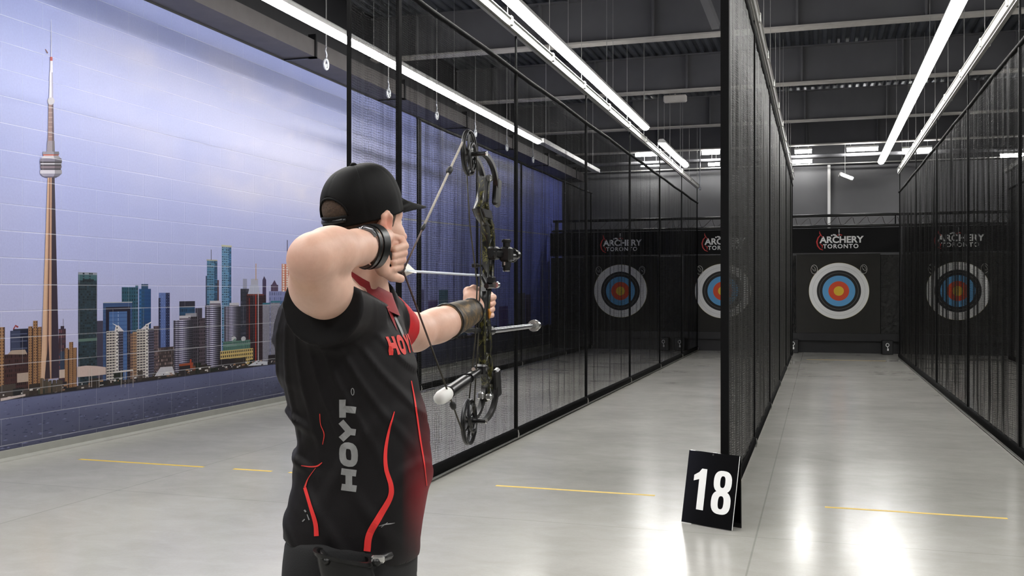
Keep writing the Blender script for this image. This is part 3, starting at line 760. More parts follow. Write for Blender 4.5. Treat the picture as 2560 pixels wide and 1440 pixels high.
def lane_end(Xc, xl, xr, what):
    """butt: centre panel with foam wings, base, banner, target face, clips"""
    r = empty('target_butt', (Xc, YT, 0), 'black foam target butt ' + what, 'target butt', 'target butts at the end of the lanes')
    MB().box(Xc - 0.97, Xc + 0.93, YT, YT + 0.35, 0.48, 2.40).build('centre_panel', M['boss'], r)
    for a, b in ((xl, Xc - 0.985), (Xc + 0.945, xr)):
        if b - a < 0.03: continue
        mb = MB(); nx, nz = 8, 26
        rr = random.Random(int(a * 100))
        for j in range(nz + 1):
            for i in range(nx + 1):
                e = 0 if i in (0, nx) or j in (0, nz) else rr.uniform(-0.03, 0.02)
                mb.v.append((a + (b - a) * i / nx, YT + 0.03 + e, 0.48 + 1.9 * j / nz))
        for j in range(nz):
            for i in range(nx):
                q = j * (nx + 1) + i; mb.f.append((q, q + 1, q + nx + 2, q + nx + 1)); mb.m.append(0)
        mb.box(a, b, YT + 0.06, YT + 0.35, 0.48, 2.38)
        mb.build('foam_wing', M['foam'], r)
    MB().box(xl, xr, YT - 0.03, YT + 0.4, 0.30, 0.478).build('base_frame', M['black_metal'], r)
    MB().box(xl, xr, YT + 0.1, YT + 0.4, 0.0, 0.30).build('plinth', M['black_metal'], r)
    MB().box(xl, xr, YT - 0.02, YT + 0.02, 2.402, 2.42).build('top_rail', M['black_metal'], r)
    # target paper
    c = Vector((Xc, YT - 0.012, 1.5 + 0.005))
    n = 64; mb = MB()
    vs = [(c.x, c.y - .004, c.z)] + [(c.x + 0.685 * math.cos(2 * PI * i / n), c.y - .004, c.z + 0.685 * math.sin(2 * PI * i / n)) for i in range(n)]
    vs += [(x_, y_ + .009, z_) for x_, y_, z_ in vs[1:]]
    mb.add(vs, [(0, 1 + i, 1 + (i + 1) % n) for i in range(n)] + [(1 + i, 1 + n + i, 1 + n + (i + 1) % n, 1 + (i + 1) % n) for i in range(n)])
    tag(mb.build('paper_target', M['target'], origin=c), 'round paper target ' + what, 'target', 'round target faces')
    # wire loops holding number cards
    for sx, nm in ((-1, 'left'), (1, 'right')):
        q = Vector((Xc + sx * 0.56, YT - 0.05, 2.03))
        pts = [q + Vector((0.075 * math.cos(a), 0.01 * math.sin(2 * a), 0.11 * math.sin(a))) for a in np.linspace(0, 2 * PI, 15)[:-1]]
        pts2 = [q + Vector((0.045 * math.cos(a + .6) + .01 * sx, 0.02, 0.06 * math.sin(a) + .02)) for a in np.linspace(0, 2 * PI, 11)[:-1]]
        o = MB().tube(pts, 0.008, 5, closed=True).tube(pts2, 0.006, 5, closed=True).cyl(q, q + Vector((0, .049, 0)), 0.01, 6).build('wire_loop', M['wire'], origin=q, smooth=True)
        tag(o, 'wire loop %s of target ' % nm + what, 'wire loop', 'wire loops beside the targets')
    # banner
    bn = empty('lane_banner', (Xc, YT - 0.03, 2.42), 'black lettered banner ' + what, 'banner', 'banners above the butts')
    mb = MB(); nx = 16
    for i in range(nx + 1):
        x = xl + (xr - xl) * i / nx
        for z in (2.43, 2.72, 3.03):
            mb.v.append((x, YT - 0.05 - 0.003 * math.sin(i * 0.9 + z), z))
    for i in range(nx):
        for j in range(2):
            q = i * 3 + j; mb.f.append((q, q + 3, q + 4, q + 1)); mb.m.append(0)
    mb.box(xl, xr, YT - 0.03, YT + 0.0, 2.43, 3.03)
    mb.build('sheet', M['banner'], bn)
    yb = YT - 0.075
    V, F = text_mesh('ARCHERY', 1.0, 0.034)
    V = fit(V, 1.00, 0.165); mb = MB().add([(Xc - 0.44 + v.x, yb, 2.665 + v.y) for v in V], F)
    V, F = text_mesh('TORONTO', 1.0, 0.024, space=1.2)
    V = fit(V, 0.80, 0.105); mb.add([(Xc - 0.36 + v.x, yb, 2.535 + v.y) for v in V], F)
    # little roundels over the lettering
    for dx, dz, s_ in ((-.12, .875, .018), (-.09, .87, .022), (-.16, .86, .02), (-.06, .855, .016), (0.01, .87, .016)):
        mb.add([(Xc + dx + s_ * math.cos(a), yb, 2.0 + dz - .01 + s_ * math.sin(a)) for a in np.linspace(0, 2 * PI, 9)[:-1]], [tuple(range(8))])
    mb.build('lettering', M['white_print'], bn)
    mb = MB(); arc = [(-.36, .80), (-.41, .87), (-.47, .80), (-.50, .70), (-.48, .60), (-.43, .53), (-.36, .50)]
    pts = [Vector((Xc + a, yb, 2.0 + b)) for a, b in arc]
    mb.tube(pts, [.012, .016, .020, .022, .020, .018, .010], 4, flat=(Vector((0, 1, 0)), 0.1))
    mb.tube([Vector((Xc - .36, yb, 2.80)), Vector((Xc - .43, yb, 2.90)), Vector((Xc - .44, yb, 2.96))], [.006, .018, .004], 4, flat=(Vector((0, 1, 0)), 0.1))
    mb.tube([Vector((Xc - .43, yb, 2.66)), Vector((Xc - .37, yb, 2.60)), Vector((Xc - .38, yb, 2.54))], [.006, .02, .005], 4, flat=(Vector((0, 1, 0)), 0.1))
    for dx, dz in ((-.02, .855), (.03, .87), (.06, .855)): mb.add([(Xc + dx + .02 * math.cos(a), yb, 2.0 + dz + .014 * math.sin(a)) for a in np.linspace(0, 2 * PI, 6)[:-1]], [tuple(range(5))])
    mb.build('emblem', M['red_print'], bn)
    MB().cbox((Xc + .005, yb - .01, 2.955), (.02, .02, .08), bev=.005).cbox((Xc + .005, yb - .01, 2.895), (.016, .016, .02)).build('clip', M['white_print'], bn)
lanes = ((-4.82, -6.66, -3.29, 'at the end of the left lane, behind the left net'), (-2.26, -3.25, -0.66, 'half hidden by the middle net edge'),
         (0.456, -0.60, 1.83, 'in clear view at the end of the right-hand lane'), (3.06, 1.87, 4.25, 'seen through the right net'))
for a in lanes: lane_end(*a)

# truss bars over the banners with a coiled cable
r = empty('truss', (0, YT, 3.06), 'black two-bar truss running above all the banners', 'truss')
for z in (3.08, 3.34):
    MB().cyl((-6.6, YT + .02, z), (6.6, YT + .02, z), 0.035, 12).build('bar', M['black_metal'], r, smooth='auto')
for x in (-6.0, -3.8, -1.9, 1.72, 2.0, 4.4): MB().cyl((x, YT + .02, 3.08), (x, YT + .02, 3.34), 0.018, 6).build('strut', M['black_metal'], r)
pts = []
x = -5.6; k = 0
while x < 5.6:
    pts.append((x, YT + 0.06 + .05 * math.sin(k * 1.3), 3.21 + 0.10 * math.sin(k * 1.05) + .015 * math.sin(k * .37))); x += 0.055 + 0.035 * math.cos(k * 1.05 + .8); k += 1
tag(MB().tube(pts, 0.008, 5).build('cable', M['duct'], r, smooth=True), 'grey zigzag cable')
# posts of the truss
for x in (-6.62, 6.62):
    MB().cyl((x, YT + .52, 0), (x, YT + .52, 3.4), 0.05, 10).build('post', M['black_metal'], r)
    MB().box(x - .02, x + .02, YT + .02, YT + .52, 3.06, 3.10).build('bracket', M['black_metal'], r)
# white conduit on the end wall
def at_Y(u, v, Y):
    k = (u - PX) / FPX; X = (k * Y * CT - Y * ST) / (CT + k * ST); d = -X * ST + Y * CT
    return Vector((X, Y, CH + (PY - v) * d / FPX))
p = at_Y(2072.5, 500, 31.25)
tag(MB().box(p.x - .036, p.x + .036, 31.2, 31.29, 2.8, 4.98).cyl((p.x, 31.2, 4.9), (p.x, 31.2, 5.5), .02, 8).box(p.x - .08, p.x + .08, 31.19, 31.295, 3.0, 3.1).build('wall_conduit', M['conduit'], origin=(p.x, 31.25, 2.8)), 'white vertical conduit on the grey end wall', 'conduit')
# hanging flood lamp
p = at_Y(2115, 442, 29.8)
r = empty('flood_lamp', p, 'small white flood lamp hanging tilted in front of the end wall', 'lamp')
Rm = Matrix.Rotation(math.radians(24), 3, 'Y') @ Matrix.Rotation(math.radians(-20), 3, 'X')
MB().cbox(p, (0.36, 0.13, 0.10), M=Rm, bev=.02).build('body', M['lamp_white'], r)
MB().cbox(p + Rm @ Vector((0.03, -.072, -.015)), (0.28, 0.012, 0.06), M=Rm).build('lens', M['glow_small'], r)
MB().cyl(p + Vector((-.02, 0, .04)), (p.x - .02, p.y, ZC - .05), 0.006, 5).build('hanger', M['alu'], r)
# chain by the left net
p = at_Y(1750, 440, 28.9)
tag(MB().cyl((p.x, 28.9, 4.15), (p.x, 28.9, ZC - .05), 0.012, 6).cbox((p.x, 28.9, 4.13), (.05, .05, .08), bev=.01).build('hanging_chain', M['chain'], origin=(p.x, 28.9, 4.1)), 'thin pale chain hanging at the far end of the left net', 'chain')
# black weight boxes by the lane ends
for u, v, lb in ((2218, 866, 'small black box with a white mark standing right of the clear target'), (1983, 862, 'small black box beside the far end of the middle net'), (1700, 864, 'small black box seen through the far end of the left net'), (1660, 864, 'small black box at the foot of the left butt')):
    q = at_Y(u, v, 28.25)
    r = empty('weight_box', (q.x, 28.25, 0), lb, 'box', 'black boxes at the foot of the butts')
    MB().cbox((q.x, 28.25, 0.17), (0.25, 0.22, 0.34), bev=.015).build('body', M['black_metal'], r)
    pts = [(q.x + .035 * math.cos(a), 28.13, 0.23 + .04 * math.sin(a)) for a in np.linspace(0, 2 * PI, 11)[:-1]]
    MB().tube(pts, .009, 5, closed=True).cbox((q.x + .01, 28.13, .12), (.035, .012, .05)).cyl((q.x, 28.13, .19), (q.x + .01, 28.13, .14), .008, 5).build('white_mark', M['white_print'], r)

# ------------------------------------------------------------------ number sign
def sign18():
    A = Vector((-0.837, 7.29, 0)); B = Vector((-0.51, 7.12, 0))
    ex = (B - A).normalized(); back = Vector((-ex.y, ex.x, 0))       # towards the nets
    W = (B - A).length; H = 0.468
    tilt = math.radians(11); up = (Vector((0, 0, 1)) * math.cos(tilt) + back * math.sin(tilt))
    nrm = (ex.cross(up)).normalized()
    r = empty('number_sign', (A + B) / 2, 'black A-frame sign with a large white number 18 standing on the floor', 'sign')
    C = (A + B) / 2
    def pl(x, z, o=0.0): return C + ex * x + up * z - back * 0 + nrm * o
    hw = W / 2
    sk = 0.002
    poly = [pl(-hw, 0.004), pl(hw, 0.004), pl(hw + sk, H), pl(-hw + sk, H)]
    MB().prism(poly, nrm, 0.008).build('front_panel', M['sign_black'], r)
    top = C + up * H
    b0 = C + back * 0.11
    upb = (top - b0).normalized(); n2 = ex.cross(upb).normalized()
    MB().prism([b0 - ex * hw + Vector((0, 0, .004)), b0 + ex * hw + Vector((0, 0, .004)), top + ex * (hw + sk) + back * .012, top - ex * (hw - sk) + back * .012], n2, 0.008).build('back_panel', M['sign_black'], r)
    # edge strip
    MB().tube([pl(hw, 0.004), pl(hw + sk, H)], 0.0035, 5).build('edge_trim', M['conduit'], r)
    k = -0.0055 if nrm.y > 0 else 0.0055
    # digits, drawn as shapes
    mb = MB(); sx = sk / H
    def P2(x, z): return pl(x * 1.08 - .008 + sx * z, z * 1.03 - .024, k)
    one = [(-.068, .13), (-.020, .13), (-.020, .385), (-.055, .385), (-.072, .362), (-.105, .340), (-.105, .305), (-.068, .318)]
    one = [(x + -.004, z - .012) for x, z in one]
    mb.add([P2(*q) for q in one], [tuple(range(len(one)))])
    def ringshape(cx, cz, ro, zo, ri, zi, n=28, pw=2.6):
        def se(a, r_, z_):
            c_, s_ = math.cos(a), math.sin(a)
            return (cx + r_ * math.copysign(abs(c_) ** (2 / pw), c_), cz + z_ * math.copysign(abs(s_) ** (2 / pw), s_))
        o_ = [P2(*se(2 * PI * i / n, ro, zo)) for i in range(n)]; i_ = [P2(*se(2 * PI * i / n, ri, zi)) for i in range(n)]
        mb.add(o_ + i_, [(i, (i + 1) % n, n + (i + 1) % n, n + i) for i in range(n)])
    ringshape(.088, .308, .060, .068, .017, .036); k *= 1.08
    ringshape(.088, .182, .065, .072, .019, .040)
    mb.build('number', M['white_print'], r)
    MB().sphere(pl(.0, .455, k), .006, 8, 5).build('rivet', M['black_metal'], r)
sign18()
# ------------------------------------------------------------------ smooth bodies (distance field + surface nets)
class Field:
    """grid in (across, away, up) metres seen from the camera foot"""
    def __init__(s, lo, hi, h):
        s.lo = np.array(lo, float); s.h = h
        s.n = np.ceil((np.array(hi) - s.lo) / h).astype(int) + 1
        s.F = np.full(s.n, 0.5, np.float32)
    def sl(s, lo, hi):
        i0 = np.maximum(0, np.floor((np.array(lo) - s.lo) / s.h).astype(int)); i1 = np.minimum(s.n, np.ceil((np.array(hi) - s.lo) / s.h).astype(int) + 1)
        sl = tuple(slice(a, b) for a, b in zip(i0, i1))
        g = np.meshgrid(*[s.lo[k] + s.h * np.arange(i0[k], i1[k]) for k in range(3)], indexing='ij', sparse=True)
        return sl, g
    def smin(s, sl, D, k):
        A = s.F[sl]
        h = np.maximum(k - np.abs(A - D), 0) / k
        s.F[sl] = np.minimum(A, D) - h * h * k * 0.25
    def cap(s, p, q, r0, r1, k=0.02):
        p = np.array(p); q = np.array(q); R = max(r0, r1) + k + 0.012
        sl, (X, Y, Z) = s.sl(np.minimum(p, q) - R, np.maximum(p, q) + R)
        if min(b.stop - b.start for b in sl) <= 0: return
        v = q - p; L = float(v @ v) + 1e-12
        t = np.clip(((X - p[0]) * v[0] + (Y - p[1]) * v[1] + (Z - p[2]) * v[2]) / L, 0, 1)
        D = np.sqrt((X - p[0] - v[0] * t) ** 2 + (Y - p[1] - v[1] * t) ** 2 + (Z - p[2] - v[2] * t) ** 2) - (r0 + (r1 - r0) * t)
        s.smin(sl, D, k)
    def chain(s, pts, rs, k=0.02):
        for i in range(len(pts) - 1): s.cap(pts[i], pts[i + 1], rs[i], rs[i + 1], k)
    def ell(s, c, ax, r, k=0.02, sub=False):
        """ellipsoid, ax: three unit axes rows"""
        c = np.array(c); ax = np.array(ax); r = np.array(r)
        e = np.abs(ax.T * r).sum(1) + k + 0.012
        sl, (X, Y, Z) = s.sl(c - e, c + e)
        P = [(X - c[0]) * a[0] + (Y - c[1]) * a[1] + (Z - c[2]) * a[2] for a in ax]
        q = np.sqrt(sum((P[i] / r[i]) ** 2 for i in range(3))) + 1e-9
        l = np.sqrt(sum(P[i] ** 2 for i in range(3)))
        q2 = np.sqrt(sum((P[i] / r[i] ** 2) ** 2 for i in range(3))) + 1e-9
        D = q * (q - 1) / q2
        if sub:
            A = s.F[sl]; D = -D; h = np.maximum(k - np.abs(A - D), 0) / k
            s.F[sl] = np.maximum(A, D) + h * h * k * 0.25
        else: s.smin(sl, D, k)
    def cone(s, p, q, r0, r1, k=0.02, rnd=0.004):
        """cone with flat ends"""
        p = np.array(p); q = np.array(q); R = max(r0, r1) + k + 0.012
        sl, (X, Y, Z) = s.sl(np.minimum(p, q) - R, np.maximum(p, q) + R)
        v = q - p; L = float(np.linalg.norm(v)); v = v / L
        t = (X - p[0]) * v[0] + (Y - p[1]) * v[1] + (Z - p[2]) * v[2]
        rad = np.sqrt(np.maximum((X - p[0] - v[0] * t) ** 2 + (Y - p[1] - v[1] * t) ** 2 + (Z - p[2] - v[2] * t) ** 2, 0))
        D1 = rad - (r0 + (r1 - r0) * np.clip(t / L, 0, 1)); D2 = np.abs(t - L / 2) - L / 2
        s.smin(sl, np.maximum(D1, D2), k)
    def mesh(s):
        F = s.F; S = F < 0
        c = S[:-1, :-1, :-1].astype(np.int8)
        tot = np.zeros_like(c)
        for i in (0, 1):
            for j in (0, 1):
                for k in (0, 1):
                    tot += S[i:i + c.shape[0], j:j + c.shape[1], k:k + c.shape[2]]
        act = np.argwhere((tot > 0) & (tot < 8))
        idx = np.full(c.shape, -1, np.int32); idx[tuple(act.T)] = np.arange(len(act))
        acc = np.zeros((len(act), 3)); cnt = np.zeros(len(act))
        offs = [(i, j, k) for i in (0, 1) for j in (0, 1) for k in (0, 1)]
        val = {o: F[act[:, 0] + o[0], act[:, 1] + o[1], act[:, 2] + o[2]].astype(float) for o in offs}
        for o in offs:
            for ax in range(3):
                if o[ax]: continue
                o2 = list(o); o2[ax] = 1; o2 = tuple(o2)
                a, b = val[o], val[o2]; m = (a < 0) != (b < 0)
                t = np.where(m, a / np.where(m, a - b, 1), 0)
                p = np.tile(np.array(o, float), (len(act), 1)); p[:, ax] += t
                acc[m] += p[m]; cnt[m] += 1
        V = (act + acc / cnt[:, None]) * s.h + s.lo
        faces = []
        for ax in range(3):
            a = [slice(None)] * 3; b = [slice(None)] * 3; a[ax] = slice(0, -1); b[ax] = slice(1, None)
            D = S[tuple(a)] != S[tuple(b)]
            e = np.argwhere(D); o1, o2 = [k for k in range(3) if k != ax]
            e = e[(e[:, o1] > 0) & (e[:, o2] > 0) & (e[:, o1] < F.shape[o1] - 1) & (e[:, o2] < F.shape[o2] - 1)]
            def ci(d1, d2):
                q = e.copy(); q[:, o1] += d1; q[:, o2] += d2
                return idx[q[:, 0], q[:, 1], q[:, 2]]
            Q = np.stack([ci(-1, -1), ci(0, -1), ci(0, 0), ci(-1, 0)], 1)
            inside = S[e[:, 0], e[:, 1], e[:, 2]]
            fl = inside if ax != 1 else ~inside
            Q[~fl] = Q[~fl][:, ::-1]
            faces.append(Q)
        return V, np.concatenate(faces)

def relax(V, Q, it=2, lam=0.5):
    E = np.concatenate([Q[:, [0, 1]], Q[:, [1, 2]], Q[:, [2, 3]], Q[:, [3, 0]]])
    for _ in range(it):
        A = np.zeros_like(V); n = np.zeros(len(V))
        for a, b in ((0, 1), (1, 0)):
            for k in range(3): A[:, k] += np.bincount(E[:, a], V[E[:, b], k], len(V))
            n += np.bincount(E[:, a], minlength=len(V))
        V = V * (1 - lam) + lam * A / np.maximum(n, 1)[:, None]
    return V
def to_world(V):
    return np.stack([V[:, 0] * CT - V[:, 1] * ST, V[:, 0] * ST + V[:, 1] * CT, V[:, 2]], 1)
def mesh_obj(name, V, Q, mat, parent, col=None):
    W = to_world(V); me = bpy.data.meshes.new(name)
    org = WL[parent]
    L = W - np.array(org)
    me.vertices.add(len(L)); me.vertices.foreach_set('co', L.astype(np.float32).ravel())
    me.loops.add(len(Q) * 4); me.loops.foreach_set('vertex_index', Q.astype(np.int32).ravel())
    me.polygons.add(len(Q)); me.polygons.foreach_set('loop_start', np.arange(0, len(Q) * 4, 4, dtype=np.int32))
    me.update(calc_edges=True); me.validate()
    me.polygons.foreach_set('use_smooth', [True] * len(me.polygons))
    me.materials.append(mat)
    if col is not None:
        a = me.color_attributes.new('Col', 'FLOAT_COLOR', 'POINT'); a.data.foreach_set('color', np.concatenate([col, np.ones((len(col), 1))], 1).astype(np.float32).ravel())
    me.update()
    o = bpy.data.objects.new(name, me); COL.objects.link(o); o.parent = parent; WL[o] = org
    return o, W
def P(u, v, d):
    return np.array([(u - PX) * d / FPX, d, CH + (PY - v) * d / FPX])
def PW(u, v, d): return pt(u, v, d)

def person_materials():
    t = NT('skin'); at_ = t.n('ShaderNodeAttribute'); at_.attribute_name = 'Col'; co = t.coord()
    mx = t.n('ShaderNodeMix', data_type='RGBA', blend_type='MULTIPLY'); mx.inputs[0].default_value = 1
    t.l(at_.outputs['Color'], mx.inputs[6]); t.l(t.ramp(t.noise(co, 22, 5, 0.65), [(0.3, (0.86, 0.80, 0.78)), (0.7, (1, 1, 1))]), mx.inputs[7]); t.l(mx.outputs[2], t.b.inputs['Base Color'])
    t.set(rough=0.48, spec=0.4, sss=0.12); t.b.inputs['Subsurface Radius'].default_value = (0.012, 0.005, 0.003); t.b.inputs['Subsurface Scale'].default_value = 1.0
    t.bump(t.noise(co, 240, 3), 0.12, 0.001); M['skin'] = t.m
    t = NT('shirt_fabric'); at_ = t.n('ShaderNodeAttribute'); at_.attribute_name = 'Col'; co = t.coord()
    t.l(at_.outputs['Color'], t.b.inputs['Base Color']); t.set(rough=0.6, spec=0.22)
    t.bump(t.math('ADD', t.math('MULTIPLY', t.noise(co, 900, 2), 0.4), t.noise(t.coord(scale=(9, 9, 4)), 1.0, 4)), 0.25, 0.004); M['shirt'] = t.m
    M['cap'] = plain('black_cap_twill', (10, 9, 9), 0.65, var=0.25, scale=30, bump=0.12, bscale=500, spec=0.15)
    M['cap_seam'] = plain('black_cap_seam', (6, 6, 6), 0.7, var=0.2)
    M['hair'] = plain('short_brown_hair', (72, 56, 44), 0.8, var=0.45, scale=160, bump=0.7, bscale=300)
    M['beard'] = plain('dark_beard', (58, 36, 26), 0.8, var=0.4, scale=180, bump=0.7, bscale=300)
    M['pants'] = plain('black_trousers', (9, 9, 11), 0.85, var=0.2, scale=12, bump=0.3, bscale=300)
    M['leather'] = plain('black_leather', (18, 18, 18), 0.38, var=0.4, scale=14, bump=0.4, bscale=90)
    M['red_cloth'] = plain('red_fabric', (132, 18, 26), 0.65, var=0.15, scale=30, bump=0.2, bscale=400)
    M['red_stripe'] = plain('red_shirt_print', (222, 44, 42), 0.6, var=0.05)
    M['red_letter'] = plain('red_shirt_lettering', (200, 48, 40), 0.6, var=0.05)
    M['grey_letter'] = plain('grey_shirt_lettering', (132, 132, 132), 0.55, var=0.15, scale=40)
    M['eye'] = plain('eye', (225, 220, 215), 0.2, var=0.02)
    M['strap_black'] = plain('black_strap', (9, 9, 10), 0.35, var=0.3, scale=40)
    M['shoe'] = plain('dark_shoe', (40, 40, 44), 0.6)
    t = NT('brown_armguard'); co = t.coord()
    t.l(t.ramp(t.noise(co, 24, 5, 0.65, 0.8), [(0.36, lin(24, 22, 18)), (0.52, lin(62, 50, 30)), (0.68, lin(128, 98, 54))]), t.b.inputs['Base Color']); t.set(rough=0.6)
    t.bump(t.noise(co, 200, 3), 0.4, 0.001); M['guard'] = t.m
    t = NT('dark_camo_finish'); co = t.coord()
    t.l(t.ramp(t.noise(t.coord(scale=(1, 1, 0.6)), 38, 4, 0.6, 1.2), [(0.0, lin(12, 12, 11)), (0.48, lin(24, 25, 18)), (0.54, lin(92, 88, 42)), (0.58, lin(20, 22, 16)), (0.64, lin(140, 132, 84)), (0.73, lin(18, 18, 15))], 'CONSTANT'), t.b.inputs['Base Color']); t.set(rough=0.28, spec=0.6)
    M['camo'] = t.m
    M['bow_black'] = plain('satin_black_aluminium', (10, 10, 11), 0.34, var=0.3, scale=30, spec=0.6)
    M['chrome'] = plain('bright_metal', (215, 215, 212), 0.18, 0.9, var=0.05)
    M['carbon'] = plain('glossy_grey_rod', (120, 120, 124), 0.12, 0.7, var=0.15, scale=10)
    M['string_pale'] = plain('pale_bowstring', (165, 158, 148), 0.7, var=0.2, scale=120)
    M['string_dark'] = plain('dark_bowstring', (70, 52, 44), 0.7, var=0.4, scale=60)
    M['cable'] = plain('black_and_yellow_cable', (44, 40, 28), 0.6, var=0.7, scale=50)
    M['rubber'] = plain('black_rubber', (14, 14, 14), 0.6)
    M['white_rubber'] = plain('white_rubber', (226, 226, 222), 0.45, var=0.03)
    M['amber'] = plain('amber_grip', (200, 130, 50), 0.35, var=0.15, scale=60)
    M['shaft'] = plain('pale_arrow_shaft', (196, 204, 214), 0.3, var=0.05)
    M['fletch'] = plain('white_vane', (236, 236, 226), 0.5, var=0.03)
person_materials()

# ---------------- head frame
YAW = math.radians(50)
HF = np.array([math.sin(YAW), math.cos(YAW), 0.0]); HS = np.array([math.cos(YAW), -math.sin(YAW), 0.0]); HU = np.array([0, 0, 1.0])
HC = np.array([(905 - PX) * 2.66 / FPX, 2.66, 1.688])
PT_ = math.radians(-3)
def H(f, s, z):
    f2 = f * math.cos(PT_) - z * math.sin(PT_) * -1; z2 = z * math.cos(PT_) + f * math.sin(PT_)
    return HC + HF * f2 + HS * s + HU * z2
HAX = [HF, HS, HU]
CX, SX = np.array([0.94, -0.342]), np.array([0.342, 0.94])      # chest direction, shoulder direction in (across, away)

def torso_shape():
    T = [(672, 900, 930, .03), (690, 868, 950, .06), (705, 838, 962, .10), (722, 772, 970, .145), (740, 726, 976, .172), (770, 706, 990, .185), (810, 695, 1008, .19), (850, 691, 1024, .188), (900, 695, 1036, .182),
         (950, 706, 1046, .176), (1000, 721, 1055, .170), (1050, 737, 1066, .167), (1100, 745, 1076, .166), (1150, 741, 1081, .168), (1200, 735, 1077, .172),
         (1250, 724, 1068, .178), (1300, 713, 1059, .182), (1350, 711, 1052, .185), (1400, 714, 1046, .187), (1470, 716, 1040, .19)]
    return np.array(T, float)
TS = torso_shape(); TD = 2.66
def torso_sd(X, Y, Z, grow=0.0):
    v = PY - (Z - CH) * FPX / TD
    Lq = np.interp(v, TS[:, 0], TS[:, 1]); Rq = np.interp(v, TS[:, 0], TS[:, 2]); rb = np.interp(v, TS[:, 0], TS[:, 3]) + grow
    ac = ((Lq + Rq) / 2 - PX) * TD / FPX; hw = (Rq - Lq) / 2 * TD / FPX * 0.985 + grow
    ra = np.sqrt(np.maximum(hw ** 2 - (0.342 * rb) ** 2, 0.0002)) / 0.94
    x = (X - ac) * 0.94 - (Y - TD) * 0.342; y = (X - ac) * 0.342 + (Y - TD) * 0.94
    p = 2.25
    q = (np.abs(x / ra) ** p + np.abs(y / rb) ** p) ** (1 / p) + 1e-6; r = np.sqrt(x * x + y * y)
    top = (Z - (CH + (PY - 674) * TD / FPX))
    return np.maximum(r * (1 - 1 / q), top), x, y, v

# ---------------- the archer
archer_loc = to_world(np.array([[-0.155, 2.66, 0.0]]))[0]
archer = empty('person', archer_loc, 'archer in a black cap and black-red shirt drawing a compound bow toward the targets', 'person')

# joints of the draw arm and bow arm
SH_R, UA_R, EL_R = P(850, 768, 2.54), P(800, 712, 2.37), P(772, 650, 2.26)
FA1, FA2, WR_R = P(832, 628, 2.335), P(895, 619, 2.44), P(932, 615, 2.50)
SH_L, UA_L, EL_L, FA_L, WR_L = P(974, 812, 2.84), P(1036, 831, 2.955), P(1082, 817, 3.04), P(1125, 801, 3.14), P(1180, 779, 3.27)

